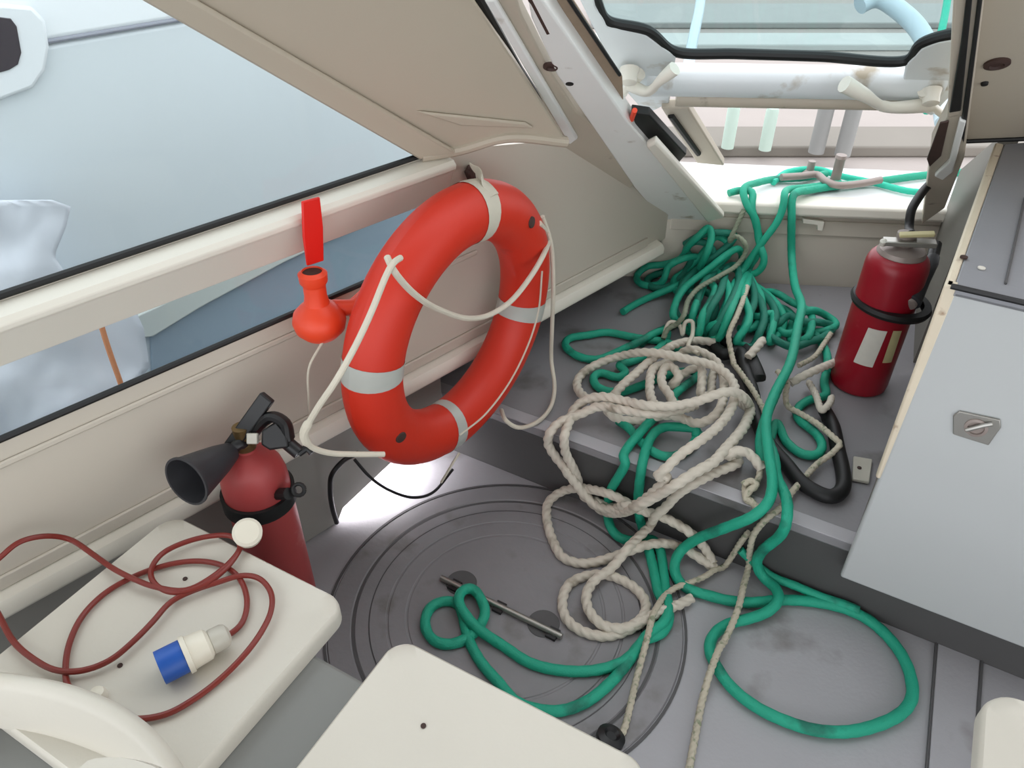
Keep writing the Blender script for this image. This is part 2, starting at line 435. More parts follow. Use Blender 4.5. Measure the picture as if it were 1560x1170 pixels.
# starboard inner side behind the locker
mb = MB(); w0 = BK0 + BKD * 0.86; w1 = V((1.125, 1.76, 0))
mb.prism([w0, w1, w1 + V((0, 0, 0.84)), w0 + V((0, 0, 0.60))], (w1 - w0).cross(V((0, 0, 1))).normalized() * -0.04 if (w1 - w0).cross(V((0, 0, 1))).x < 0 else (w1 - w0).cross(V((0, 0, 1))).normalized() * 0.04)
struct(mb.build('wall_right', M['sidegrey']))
# roof right of the hatch
mb = MB(); mb.prism([ph(1500, -160), ph(1900, -160), ph(1900, 203), ph(1466, 218)], NH * 0.04)
struct(mb.build('ceiling_right', M['roof'], bevel=0.003))
mb = MB(); mb.tube([ph(1462, 216, -0.004), ph(1700, 206, -0.004)], 0.005, 8); struct(mb.build('trim_11', M['black']))

# hatch frame ------------------------------------------------------
hf = thing('hatch_coaming', 'pale weathered coaming around the open bow hatch', 'hatch coaming', HB)
IN = -NH
def hprism(name, pts, m, depth, off=0.0, bev=0.004):
    mb = MB(); mb.prism([ph(x, y, -off) for x, y in pts], IN * depth)
    return mb.build(name, m, hf, bevel=bev)
hprism('inner_moulding', [(738, -60), (722, -90), (770, -90), (797, 0), (838, 85), (880, 150), (985, 238), (962, 272), (925, 262), (864, 214)], M['framebeige'], 0.03)
hprism('moulding_cap', [(738, -10), (755, -10), (880, 205), (868, 214)], M['frame'], 0.012, 0.03)
hprism('coaming', [(800, -80), (836, -30), (960, 158), (1100, 326), (1066, 342), (1036, 346), (968, 262), (905, 165), (850, 80), (812, -10)], M['frame'], 0.045, -0.01)
hprism('coaming_lip', [(985, 212), (1000, 204), (1104, 322), (1078, 330)], M['trimw'], 0.02, 0.035, 0.006)
hprism('gap_shade_strip', [(832, -30), (856, -30), (948, 115), (950, 160), (940, 150)], M['brown'], 0.004, 0.0, 0.001)  # strip painted brown for the shade in the gap beside the leaf
hprism('ratchet_strip', [(962, 158), (990, 162), (1046, 224), (1032, 240), (1000, 220), (972, 188)], M['black'], 0.02, 0.0, 0.003)
mb = MB(); mb.tube([ph(725, -10, -0.01), ph(790, 105, -0.015), ph(862, 215, -0.012)], 0.009, 8); mb.build('dark_seam', M['black'], hf)
mb = MB(); mb.tube([ph(800, -20, -0.03), ph(835, 48, -0.03)], 0.006, 8); mb.build('rusty_seam', M['rust'], hf)
mb = MB(); mb.tube([ph(854, -20, -0.005), ph(944, 114, -0.005)], 0.004, 8); mb.build('black_seal', M['black'], hf)
mb = MB(); P = ph(840, 100, -0.03); mb.lathe(P, IN, [(0.016, 0), (0.016, 0.004), (0.010, 0.006), (0.007, 0.002)], 20); mb.build('rusty_latch_hole', M['rust'], hf)
mb = MB(); P = ph(868, 124, -0.03); mb.lathe(P, IN, [(0.009, 0), (0.008, 0.006), (0.003, 0.007)], 16); mb.build('screw_head', M['black'], hf)
hprism('side_post', [(1456, -80), (1506, -80), (1470, 215), (1440, 296), (1405, 322), (1420, 200), (1444, 150)], M['framebeige'], 0.04)
hprism('post_seal', [(1478, -60), (1487, -60), (1464, 165), (1446, 168), (1464, 60)], M['black'], 0.006, 0.04, 0.002)
hprism('post_seal', [(1496, -60), (1504, -60), (1476, 160), (1468, 215), (1462, 200), (1480, 70)], M['black'], 0.006, 0.041, 0.002)
hprism('brown_recess', [(1432, 185), (1446, 182), (1434, 235), (1416, 252), (1412, 240)], M['rust'], 0.005, 0.04, 0.002)  # dark brown patch laid on the post face
hprism('post_cap', [(1462, 175), (1472, 178), (1452, 255), (1436, 268), (1424, 262), (1446, 240)], M['frame'], 0.012, 0.04, 0.003)
mb = MB(); P = ph(1519, 96, -0.0); mb.lathe(P, IN, [(0.022, 0), (0.022, 0.004), (0.013, 0.007), (0.010, 0.003)], 20); mb.build('rusty_latch_hole', M['rust'], hf)
mb = MB(); P = ph(1500, 126, -0.0); mb.lathe(P, IN, [(0.007, 0), (0.006, 0.005), (0.003, 0.006)], 14); mb.build('screw_head', M['black'], hf)

# opened hatch leaf with acrylic pane -------------------------------
LO = 0.10
lf = thing('hatch_leaf', 'raised hatch leaf with clear pane and black rubber gasket', 'hatch', ph(1200, 120, LO))
gpts = [(880, -90), (908, 0), (926, 32), (985, 46), (1030, 79), (1120, 82), (1250, 86), (1380, 92), (1404, 66), (1430, 56), (1462, 50)]
gp = [ph(x, y, LO) for x, y in gpts]
mb = MB(); mb.prism([ph(x, y, LO + 0.004) for x, y in gpts + [(1490, -90)]], NH * 0.006); mb.build('pane', M['acrylic'], lf)
mb = MB(); mb.tube(smooth_path(gp, 0.01), 0.011, 10); mb.build('gasket', M['black'], lf)
mb = MB(); mb.prism([ph(x, y, LO) for x, y in [(858, -60), (892, -90), (908, 0), (926, 32), (985, 46), (1030, 79), (1020, 150), (985, 168), (950, 128)]], IN * 0.012); mb.build('stile', M['leaf'], lf, bevel=0.004)
mb = MB(); mb.prism([ph(x, y, LO) for x, y in [(1380, 92), (1404, 66), (1430, 56), (1458, 52), (1448, 140), (1420, 170), (1370, 150)]], IN * 0.012); mb.build('corner_gusset', M['leaf'], lf, bevel=0.004)
mb = MB(); mb.prism([ph(x, y, LO) for x, y in [(1008, 150), (1050, 150), (1104, 240), (1062, 236)]], IN * 0.025); mb.build('side_flange', M['framebeige'], lf, bevel=0.004)
mb = MB(); mb.tube([ph(1022, 176, LO - 0.028), ph(1064, 234, LO - 0.028)], 0.008, 8); mb.build('flange_seal', M['black'], lf)
mb = MB(); mb.tube([ph(1030, 149, LO - 0.01), ph(1425, 156, LO - 0.01)], 0.020, 16); mb.build('rail_lip', M['framebeige'], lf)
mb = MB(); R0, R1 = ph(985, 121, LO), ph(1432, 128, LO)
path = [R0.lerp(R1, i / 20) for i in range(21)]
mb.tube(path, 0.034, 20, flat=1.35, flatdir=HE); mb.build('bottom_rail', M['leaf'], lf)
for side, (hub, knee, tip, foot, pl4) in enumerate([((958, 128), (985, 140), (1028, 104), (944, 152), (975, 112)), ((1418, 160), (1350, 163), (1286, 128), (1448, 184), (1408, 138))]):
    D_ = 0.045
    mb = MB(); mb.tube(relax(smooth_path([ph(*hub, LO - D_), ph(*knee, LO - D_ - 0.02), ph((knee[0] + tip[0]) / 2, (knee[1] + tip[1]) / 2, LO - D_ - 0.02), ph(*tip, LO - D_ - 0.01)], 0.006), 3), 0.014 if side else 0.012, 12, rfun=lambda t: 1.0 + 0.25 * math.cos(6.28 * t) * (1 if t > .5 else 0.6))
    lv = mb.build('handle', M['trimw'], lf)
    mb = MB(); mb.lathe(ph(*hub, LO - D_ - 0.014), NH, [(0.010, 0), (0.017, 0.003), (0.018, 0.02), (0.022, 0.034)], 20); mb.build('hub', M['trimw'], lv)
    mb = MB(); mb.tube([ph(*hub, LO - D_), ph(*foot, LO - D_ + 0.005)], 0.009, 12); mb.build('catch', M['trimw'], lv)
    mb = MB(); mb.tube([ph(*hub, LO - D_ + 0.01), ph(*pl4, LO - D_ + 0.015)], 0.014, 12); mb.build('mounting_plate', M['trimw'], lv)
mb = MB(); P0, P1 = ph(967, 168, -0.02), ph(962, 182, -0.02); mb.tube([P0, P1], 0.006, 10)
tag(mb.build('safety_tab', M['orange']), 'tiny orange tab hanging under the left hatch handle', 'tab')

# ================================================================= LOCKER (right)
LC = V((0.700, 1.065, 0)); LD = V((0.866, -0.5, 0)); LN = V((-0.5, -0.866, 0))
lk = thing('locker', 'light grey locker with metal flush latch beside the step', 'locker', LC + LD * 0.5)
mb = MB()
def lp(w, z, n=0.0): return LC + LD * w + LN * n + V((0, 0, z))
mb.prism([lp(0.0, 0.13), lp(1.3, 0.13), lp(1.3, 0.835), lp(0.0, 0.835)], -LN * 0.022)
mb.build('front_panel', M['panelgrey'], lk, bevel=0.006, seg=3)
tl = pz(1530, 219, 0.84); tr = pz(1800, 200, 0.84)
mb = MB(); mb.prism([lp(0.0, 0.84), lp(1.3, 0.84), tr, tl], V((0, 0, -0.018))); mb.build('worktop', M['shelf'], lk, bevel=0.003)
mb = MB()
g0, g1 = pz(1562, 300, 0.842), pz(1532, 432, 0.842); mb.tube([g0, g1], 0.0022, 6)
mb.build('board_groove', M['groove'], lk)
mb = MB(); mb.tube([lp(-0.005, 0.842, 0.004), lp(1.3, 0.842, 0.004)], 0.005, 8); mb.build('dark_seam', M['blackpl'], lk)
mb = MB(); P = pz(1495, 409, 0.841); mb.lathe(P, V((0, 0, 1)), [(0.006, 0), (0.006, 0.002), (0.003, 0.003)], 14); mb.build('screw_head', M['label'], lk)
Z0 = V((0, 0, 1)); top_left = lp(0.0, 0.84); ed = (tl - top_left)
side = V((-ed.y, ed.x, 0)).normalized()
edgem = mat('worn_cream_plywood_edge', (216, 204, 182), 0.55, 0.08, 14, spot=(150, 118, 92), spot_amt=0.30, spot_scale=30)
mb = MB(); mb.prism([top_left, top_left + side * 0.014, tl + side * 0.018, tl], V((0, 0, -0.03))); mb.build('edge_trim', edgem, lk, bevel=0.004)
mb = MB(); mb.prism([lp(-0.006, 0.42), lp(0.004, 0.42), lp(0.008, 0.84), lp(-0.014, 0.84)], -LN * 0.022); mb.build('edge_trim', edgem, lk, bevel=0.004)
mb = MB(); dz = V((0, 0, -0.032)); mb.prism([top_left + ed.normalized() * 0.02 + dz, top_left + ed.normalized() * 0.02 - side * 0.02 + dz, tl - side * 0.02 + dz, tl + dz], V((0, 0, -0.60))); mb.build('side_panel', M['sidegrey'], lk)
mb = MB(); P = pz(1468, 393, 0.842); mb.lathe(P, Z0, [(0.006, 0), (0.006, 0.003), (0.003, 0.004)], 12); mb.build('screw_head', M['rust'], lk)
# latch on the front
def plk(x, y, off=0.0): return pn(x, y, LN, LN.dot(LC) + off)
lc = plk(1487, 650)
lt = MB(); u_, v_ = LD, V((0, 0, 1))
lt.prism([plk(1452, 632, 0.001), plk(1462, 625, 0.001), plk(1524, 638, 0.001), plk(1525, 650, 0.001), plk(1506, 677, 0.001), plk(1452, 660, 0.001)], LN * 0.004)
la = lt.build('latch', M['steel'], lk, bevel=0.0015)
lm = MB(); lm.lathe(plk(1487, 651, 0.004), LN, [(0.018, 0), (0.018, 0.003), (0.013, 0.004), (0.012, 0.001)], 24)
lm.build('lock_barrel', M['greymetal'], la)
lm = MB(); lm.tube([plk(1472, 655, 0.008), plk(1500, 648, 0.010), plk(1512, 646, 0.008)], 0.004, 8); lm.build('finger_ring', M['steel'], la)

# ================================================================= FLOOR HATCH
hc = V((-0.015, 1.075, 0.0))
fh = thing('deck_hatch', 'round grey deck hatch with ringed rim and steel pull bar', 'hatch', hc)
mb = MB()
mb.lathe(hc, V((0, 0, 1)), [(0.395, 0.0), (0.392, 0.004), (0.345, 0.004), (0.342, 0.0015), (0.336, 0.0015), (0.333, 0.004), (0.305, 0.004)], 96, closed=False)
mb.build('rim', M['hatchring'], fh)
mb = MB()
mb.lathe(hc, V((0, 0, 1)), [(0.304, 0.001), (0.302, 0.005), (0.268, 0.005), (0.266, 0.003), (0.262, 0.003), (0.260, 0.005), (0.225, 0.005), (0.223, 0.0035), (0.219, 0.0035), (0.217, 0.005), (0.0005, 0.0055)], 96, closed=False)
mb.build('lid', M['hatchring'], fh)
mb = MB()
for r_ in (0.3385, 0.4, 0.3045):
    mb.lathe(hc, V((0, 0, 1)), [(r_ - 0.003, 0.0008), (r_ - 0.003, 0.0026), (r_ + 0.003, 0.0026), (r_ + 0.003, 0.0008)], 96, closed=False)
mb.build('rubber_seal', M['groove'], fh)
for (x, y) in ((703, 888), (828, 950)):
    P = pz(x, y, 0.0055)
    mb = MB(); mb.lathe(P, V((0, 0, 1)), [(0.036, 0), (0.035, 0.0016), (0.0005, 0.001)], 32); mb.build('finger_recess', M['groove'], fh)
mb = MB(); q0, q1 = pz(672, 880, 0.014), pz(856, 970, 0.014)
mb.tube([q0, q0.lerp(q1, .5), q1], 0.0075, 12, flat=0.9); bar = mb.build('pull_bar', M['steel'], fh)
for t in (0.12, 0.5, 0.93):
    mb = MB(); P = q0.lerp(q1, t); mb.box(P - V((0, 0, 0.006)), (q1 - q0).normalized() * 0.012, (q1 - q0).normalized().cross(V((0, 0, 1))) * 0.014, V((0, 0, 0.005)))
    mb.build('bar_bracket', M['blackpl'], fh)
# rectangular floor cover at the right
fc = thing('floor_board', 'narrow grey floor board with dark seams at lower right', 'floor board', pz(1450, 1080, 0))
mb = MB(); mb.prism([pz(1428, 982, 0), pz(1493, 1000, 0), pz(1478, 1200, 0), pz(1412, 1200, 0)], V((0, 0, 0.004))); mb.build('board', M['floor'], fc, bevel=0.0015)
mb = MB(); mb.tube([pz(1426, 980, 0.003), pz(1409, 1200, 0.003)], 0.0028, 6); mb.build('seam', M['groove'], fc)
mb = MB(); mb.tube([pz(1496, 1000, 0.003), pz(1482, 1200, 0.003)], 0.004, 6); mb.build('seam', M['groove'], fc)

# ================================================================= SEATS
def rounded_outline(w, d, r, n=8):
    pts = []
    for cx, cy, a0 in ((w - r, r, -90), (w - r, d - r, 0), (r, d - r, 90), (r, r, 180)):
        for i in range(n + 1):
            a = math.radians(a0 + 90 * i / n); pts.append((cx + r * math.cos(a), cy + r * math.sin(a)))
    return pts
def seat_pan(root, c1, yaw, w=0.40, d=0.44, r=0.035, z=0.42, curl=0.0, name='seat_pan'):
    W_ = V((math.cos(yaw), math.sin(yaw), 0)); D_ = V((W_.y, -W_.x, 0))
    if D_.y > 0: D_ = -D_
    out = rounded_outline(w, d, r); mid = V((w / 2, d / 2))
    def pos(p, zz): return c1 + W_ * p[0] + D_ * p[1] + V((0, 0, zz))
    def ht(p):
        q = min(p[0], w - p[0], p[1], d - p[1]); q = max(0, min(1, q / 0.05))
        zz = z - 0.006 * (q * q * (3 - 2 * q))
        if curl and p[1] > d * 0.72: zz += curl * ((p[1] - d * 0.72) / (d * 0.28)) ** 2
        return zz
    mb = MB(); rings = []
    for k, dz in ((1.0, -0.034), (1.0, -0.012), (0.992, -0.004), (0.975, 0.0), (0.9, 0.0), (0.75, 0.0), (0.5, 0.0), (0.25, 0.0), (0.0005, 0.0)):
        rg = []
        for p in out:
            q = (mid[0] + (p[0] - mid[0]) * k, mid[1] + (p[1] - mid[1]) * k)
            rg.append(pos(q, ht(q) + dz))
        rg.append(rg[0]); rings.append(rg)
    mb.grid(rings)
    under = [[pos((mid[0] + (p[0] - mid[0]) * k, mid[1] + (p[1] - mid[1]) * k), z + dz) for p in out + [out[0]]] for k, dz in ((1.0, -0.034), (0.97, -0.034), (0.96, -0.015), (0.0005, -0.015))]
    mb.grid(under)
    o = mb.build(name, M['seat'], root, sharp=50)
    return W_, D_, pos
YAW = math.radians(-29)
s1c = pz(262, 780, 0.42); s1c.z = 0
s1 = thing('boat_seat', 'white moulded boat seat under the coiled red-brown cable', 'seat', s1c + V((0.05, -0.3, 0)), 'white moulded helm seats')
W1, D1, pos1 = seat_pan(s1, s1c, YAW, 0.405, 0.40)
def dots(root, pts):
    for (x, y) in pts:
        P = pz(x, y, 0.4145); mb = MB(); mb.lathe(P, V((0, 0, 1)), [(0.004, 0), (0.004, 0.0012), (0.001, 0.0014)], 12); mb.build('screw_hole', M['rust'], root)
dots(s1, [(282, 882), (183, 1014)])
# low backrest lip of the first seat
lip = [pz(-120, 1040, 0.50), pz(-40, 1026, 0.50), pz(40, 1034, 0.50), pz(110, 1050, 0.50), pz(175, 1078, 0.495), pz(225, 1115, 0.485), pz(258, 1155, 0.47), pz(275, 1200, 0.45)]
lp_ = smooth_path(lip, 0.012)
rows = []
for off, dz in ((-0.004, -0.075), (-0.010, -0.03), (-0.008, -0.006), (0.0, 0.004), (0.010, 0.003), (0.018, -0.01), (0.030, -0.05), (0.034, -0.085)):
    rows.append([p + D1 * off + V((0, 0, dz)) for p in lp_])
mb = MB(); mb.grid(rows); mb.build('backrest_lip', M['seat'], s1, sharp=60)
# top of the same seat's backrest
mb = MB(); bt = [pz(118, 1175, 0.60), pz(140, 1152, 0.60), pz(185, 1147, 0.60), pz(240, 1160, 0.60), pz(285, 1190, 0.60)]
bt = smooth_path(bt, 0.01)
rows = [[p + D1 * off + V((0, 0, dz)) for p in bt] for off, dz in ((0.0, -0.10), (0.0, -0.012), (0.006, 0.0), (0.035, 0.0), (0.042, -0.012), (0.045, -0.10))]
mb.grid(rows); mb.build('backrest', M['seat'], s1, sharp=60)
mb = MB(); P = pz(150, 1060, 0.418); mb.lathe(P, V((0, 0, 1)), [(0.012, -0.004), (0.013, 0.004), (0.010, 0.010), (0.004, 0.012)], 18); mb.build('rubber_stud', M['plugwhite'], s1)

s2c = pz(606, 966, 0.42); s2c.z = 0
s2 = thing('boat_seat', 'white moulded boat seat, bare, nearest the camera in the middle', 'seat', s2c + V((0.05, -0.3, 0)), 'white moulded helm seats')
W2, D2, pos2 = seat_pan(s2, s2c, YAW, 0.42, 0.44)
dots(s2, [(645, 1106)])
s3c = pz(1500, 1040, 0.42); s3c.z = 0
s3 = thing('boat_seat', 'white moulded seat corner at the right edge below the grey locker', 'seat', s3c + V((0.1, -0.2, 0)), 'white moulded helm seats')
seat_pan(s3, s3c, YAW, 0.40, 0.40, r=0.05)
mb = MB(); cc = s3c + V((math.cos(YAW), math.sin(YAW), 0)) * 0.2 + V((math.sin(YAW), -math.cos(YAW), 0)) * 0.2
mb.lathe(V((cc.x, cc.y, 0)), V((0, 0, 1)), [(0.12, 0.0), (0.12, 0.012), (0.04, 0.03), (0.04, 0.40)], 28); mb.build('pedestal', M['boxgrey'], s3)
# grey box carrying the two seats
bx = s1c + D1 * 0.085 + W1 * 0.02
eb = MB(); eb.prism([bx, bx + W1 * 0.86, bx + W1 * 0.86 + D1 * 0.6, bx + D1 * 0.6], V((0, 0, 0.385)))
tag(eb.build('engine_box', M['boxgrey'], bevel=0.008), 'grey box plinth under the two white seats', 'engine box')

# ================================================================= CABLE AND PLUG
zc = 0.4215
ca = crop(0, 780, 3, [(1045, 562), (1100, 520), (1130, 420), (1100, 310), (1030, 250), (930, 225), (820, 230), (700, 260), (600, 300), (480, 370), (380, 470), (320, 590), (300, 700), (308, 790), (400, 890), (580, 945),
  (660, 945), (760, 925), (880, 860), (1000, 770), (1120, 650), (1200, 540), (1240, 450), (1240, 370), (1180, 300), (1100, 290), (1000, 320), (880, 360), (780, 410), (700, 500), (600, 600), (500, 680), (380, 725), (260, 725), (150, 670), (60, 590), (0, 480), (-70, 340), (-50, 250),
  (0, 210), (80, 140), (200, 110), (320, 125), (420, 190), (520, 260), (620, 310), (700, 340), (850, 358), (950, 310), (1050, 230), (1100, 160), (1060, 110), (960, 110), (840, 140), (740, 190), (690, 260), (700, 320), (780, 368), (900, 350), (1010, 280), (1080, 200), (1112, 130)])
pts = []
for i, (x, y) in enumerate(ca):
    z = zc + (0.006 if 20 <= i <= 36 else 0) + (0.010 if i > 36 else 0)
    if i in (14,): z = zc
    P = pz(x, y, z)
    if NL.dot(P) < -1.165: P = pl(x, y, -1.165)
    pts.append(P)
pwc = thing('power_cable', 'coiled red-brown shore power cable with blue plug on the seat', 'cable', pz(250, 900, 0.42))
mb = MB(); mb.tube(relax(smooth_path(pts, 0.006), 3), 0.0046, 10); mb.build('cable', M['cable'], pwc)
a0, a1 = pz(346, 966, 0.443), pz(243, 1018, 0.443); dv = (a1 - a0); Lp = dv.length
mb = MB(); mb.lathe(a0, dv, [(0.008, -0.004), (0.016, 0.0), (0.019, 0.006), (0.019, Lp * 0.24), (0.016, Lp * 0.26)], 28); mb.build('cable_gland', M['pluggrey'], pwc)
mb = MB(); mb.lathe(a0, dv, [(0.018, Lp * 0.25), (0.024, Lp * 0.30), (0.026, Lp * 0.56), (0.029, Lp * 0.57), (0.029, Lp * 0.64), (0.024, Lp * 0.645)], 28); mb.build('plug_body', M['plugwhite'], pwc)
mb = MB(); mb.lathe(a0, dv, [(0.024, Lp * 0.63), (0.0255, Lp * 0.65), (0.0255, Lp * 1.0), (0.0225, Lp * 1.0), (0.022, Lp * 0.75)], 28); mb.build('plug_collar', M['blue'], pwc)
P = pz(377, 812, 0.45)
mb = MB(); mb.lathe(P, (C0 - P).normalized() + V((0, 0, 0.4)), [(0.010, -0.03), (0.012, -0.014), (0.024, -0.012), (0.025, 0.006), (0.020, 0.010), (0.004, 0.011)], 28); mb.build('connector', M['plugwhite'], pwc)

# ================================================================= LIFE RING
yaw = 0.17; tilt = -0.062; Rr, rr_ = 0.2605, 0.0625
rax = V((math.cos(math.pi / 4 + yaw), math.sin(math.pi / 4 + yaw), 0)); rnn = V((rax.y, -rax.x, 0))
rup = V((0, 0, 1)) * math.cos(tilt) - rnn * math.sin(tilt); rn2 = rnn * math.cos(tilt) + V((0, 0, 1)) * math.sin(tilt)
rcen = AX * 0.907 + NL * -1.077 + V((0, 0, 0.545))
def ringp(T, q=None, k=1.0):
    rad = rax * math.cos(T) + rup * math.sin(T)
    P = rcen + rad * Rr
    if q is not None: P = P + (rad * math.cos(q) + rn2 * math.sin(q) * 0.9) * rr_ * k
    return P
def ringT(x, y):
    return min((i * 0.01 for i in range(629)), key=lambda T: (proj(ringp(T, 1.57))[0] - x) ** 2 + (proj(ringp(T, 1.57))[1] - y) ** 2)
lr = thing('life_ring', 'orange-red life ring with silver bands hung on the port side', 'life ring', V((rcen.x, rcen.y, rcen.z - Rr - rr_)))
rows = []
for i in range(97):
    T = 2 * math.pi * i / 96
    rows.append([ringp(T, 2 * math.pi * k / 28) for k in range(29)])
mb = MB(); mb.grid(rows); mb.build('ring_body', M['ring'], lr)
def band(T0, half, k, name, m):
    rows = []
    for i in range(9):
        T = T0 + half * (i / 4 - 1)
        rows.append([ringp(T, 2 * math.pi * j / 28, k) for j in range(29)])
    mb = MB(); mb.grid(rows); return mb.build(name, m, lr)
for (x, y, h) in ((570, 575, 0.075), (801, 474, 0.085), (694, 648, 0.07)):
    band(ringT(x, y), h, 1.015, 'reflective_band', M['tape'])
band(ringT(748, 320), 0.075, 1.02, 'hanging_strap', M['strap'])
TL = ringT(614, 378)
# dark seam string along the ring face
sp = [ringp(T0, 1.75, 1.02) for T0 in [ringT(x, y) for x, y in ((815, 410), (805, 470), (790, 520), (765, 575), (735, 630), (705, 680))]]
mb = MB(); mb.tube(smooth_path(sp, 0.01), 0.0025, 6); mb.build('seam_string', M['line'], lr)
for (x, y) in ((616, 660), (808, 345)):
    T = ringT(x, y); mb = MB()
    mb.lathe(ringp(T, 1.4, 0.99), (ringp(T, 1.4, 1.2) - ringp(T, 1.4, 1.0)), [(0.013, 0), (0.012, 0.003), (0.003, 0.004)], 16); mb.build('line_socket', M['rust'], lr)
# grab line: parts of the ring
def rl(x, y, off): return pn(x, y, rn2, rn2.dot(rcen) + off)
mb = MB()
g = [rl(822, 340, 0.05), rl(836, 362, 0.03), rl(826, 392, 0.072), rl(806, 425, 0.075), rl(775, 462, 0.07), rl(745, 480, 0.05), rl(712, 485, 0.045), rl(670, 472, 0.05), rl(640, 455, 0.07), rl(615, 432, 0.08), rl(597, 408, 0.080), rl(590, 392, 0.06)]
mb.tube(relax(smooth_path(g, 0.008), 3), 0.006, 10); mb.build('grab_line', M['line'], lr)
mb = MB()
g = [rl(610, 393, 0.074), rl(597, 402, 0.085), rl(588, 420, 0.08), rl(566, 475, 0.085), rl(540, 530, 0.09), rl(512, 580, 0.085), rl(488, 615, 0.06), rl(470, 645, 0.03), rl(462, 660, 0.02), rl(470, 678, 0.02), rl(500, 690, 0.03), rl(540, 692, 0.05), rl(585, 692, 0.075)]
mb.tube(relax(smooth_path(g, 0.008), 3), 0.0055, 10, rfun=lambda t: 1.0 + (0.5 if .62 < t < .72 else 0)); mb.build('grab_line', M['line'], lr)
mb = MB()
g = [rl(826, 330, 0.03), rl(839, 370, 0.04), rl(843, 430, 0.05), rl(841, 500, 0.05), rl(840, 550, 0.05), drape(845, 590, 0.03), drape(838, 622, 0.012), drape(815, 645, 0.012), drape(790, 652, 0.02), drape(770, 640, 0.05), rl(764, 625, 0.03)]
mb.tube(relax(smooth_path(g, 0.008), 3), 0.0055, 10); mb.build('grab_line', M['line'], lr)
mb = MB(); g = [rl(700, 690, 0.055), rl(690, 705, 0.05), rl(680, 722, 0.04), rl(672, 735, 0.03)]; mb.tube(smooth_path(g, 0.006), 0.003, 8); mb.build('line_tail', M['line'], lr)
# hook above the ring with a strap down to it
hk = thing('wall_hook', 'dark metal hook above the life ring', 'hook', pl(716, 262, -1.215))
mb = MB(); mb.prism([pl(706, 262, -1.215), pl(712, 250, -1.215), pl(722, 252, -1.215), pl(724, 272, -1.215), pl(712, 276, -1.215)], NL * 0.018); mb.build('hook_plate', M['rust'], hk, bevel=0.003)
mb = MB(); g = [pl(716, 256, -1.20), pl(722, 258, -1.16), pl(726, 268, -1.13), pl(730, 282, -1.14)]; mb.tube(smooth_path(g, 0.005), 0.005, 8); mb.build('hook_arm', M['rust'], hk)
mb = MB()
Tt = ringT(748, 300)
g = [pl(719, 254, -1.15), pl(726, 262, -1.13), ringp(Tt, 0.2, 1.03), ringp(Tt, 0.8, 1.03)]
mb.tube(smooth_path(g, 0.008), 0.014, 10, flat=0.22, flatdir=rnn); mb.build('strap_top', M['strap'], lr)

# ================================================================= LIFEBUOY LIGHT
bl0 = pl(490, 512, -1.145)
bl = thing('lifebuoy_light', 'orange lifebuoy light with red tag beside the life ring', 'rescue light', bl0)
zax = V((0.02, 0.02, 1)).normalized()
mb = MB(); mb.lathe(bl0, zax, [(0.012, 0.0), (0.034, 0.004), (0.047, 0.018), (0.051, 0.035), (0.047, 0.052), (0.034, 0.066), (0.024, 0.074), (0.021, 0.09), (0.021, 0.115)], 32); mb.build('float_body', M['orange'], bl)
mb = MB(); mb.lathe(bl0 + zax * 0.112, zax, [(0.021, 0), (0.026, 0.008), (0.027, 0.024), (0.019, 0.030), (0.016, 0.020)], 28); mb.build('neck_cap', M['orange'], bl)
mb = MB(); mb.lathe(bl0 + zax * 0.134, zax, [(0.019, 0.004), (0.012, 0.0065), (0.003, 0.005)], 24); mb.build('cap_recess', M['rust'], bl)
mb = MB(); mb.prism([pl(458, 306, -1.165), pl(485, 299, -1.165), pl(490, 345, -1.165), pl(491, 396, -1.165), pl(466, 404, -1.165), pl(460, 360, -1.165)], NL * 0.006); mb.build('red_tag', M['redtag'], bl, bevel=0.002)
mb = MB(); mb.tube(smooth_path([bl0 + zax * 0.05 + NL * 0.0 + AX * 0.03, pl(545, 465, -1.12), pl(570, 430, -1.11), pl(586, 400, -1.10)], 0.006), 0.016, 12); mb.build('holder_arm', M['orange'], bl)
mb = MB(); mb.prism([pl(524, 462, -1.165), pl(560, 430, -1.165), pl(575, 500, -1.165), pl(540, 510, -1.165)], NL * 0.02); mb.build('holder_plate', M['orange'], bl, bevel=0.004)
mb = MB(); mb.tube(smooth_path([bl0 + AX * -0.015 + NL * 0.03 + V((0, 0, 0.01)), pl(471, 560, -1.12), pl(470, 605, -1.12), pl(472, 640, -1.13)], 0.006), 0.0025, 8); mb.build('lanyard', M['line'], bl)

# ================================================================= LEFT EXTINGUISHER
ex = V((-0.50, 1.083, 0))
e1 = thing('fire_extinguisher', 'faded red fire extinguisher with black discharge horn behind the seat', 'fire extinguisher', ex)
Z = V((0, 0, 1))
r1 = 0.064
mb = MB(); mb.lathe(ex, Z, [(r1 * 0.8, 0.03), (r1 * 0.95, 0.035), (r1, 0.05), (r1, 0.395), (r1 * 0.98, 0.415), (r1 * 0.9, 0.437), (r1 * 0.74, 0.457), (r1 * 0.5, 0.472), (r1 * 0.3, 0.480), (r1 * 0.28, 0.49)], 40); mb.build('cylinder', M['redfaded'], e1)
mb = MB(); mb.lathe(ex, Z, [(r1 * 0.86, 0.0), (r1 * 0.88, 0.002), (r1 * 0.9, 0.034), (r1 * 0.8, 0.04)], 32); mb.build('foot_ring', M['blackpl'], e1)
mb = MB(); mb.lathe(ex, Z, [(0.020, 0.486), (0.021, 0.50), (0.016, 0.505), (0.016, 0.535)], 20); mb.build('valve', M['brass'], e1)
mb = MB(); mb.lathe(ex, Z, [(r1 + 0.001, 0.345), (r1 + 0.007, 0.346), (r1 + 0.007, 0.378), (r1 + 0.001, 0.379)], 40, closed=False)
band_ = mb.build('strap_band', M['black'], e1)
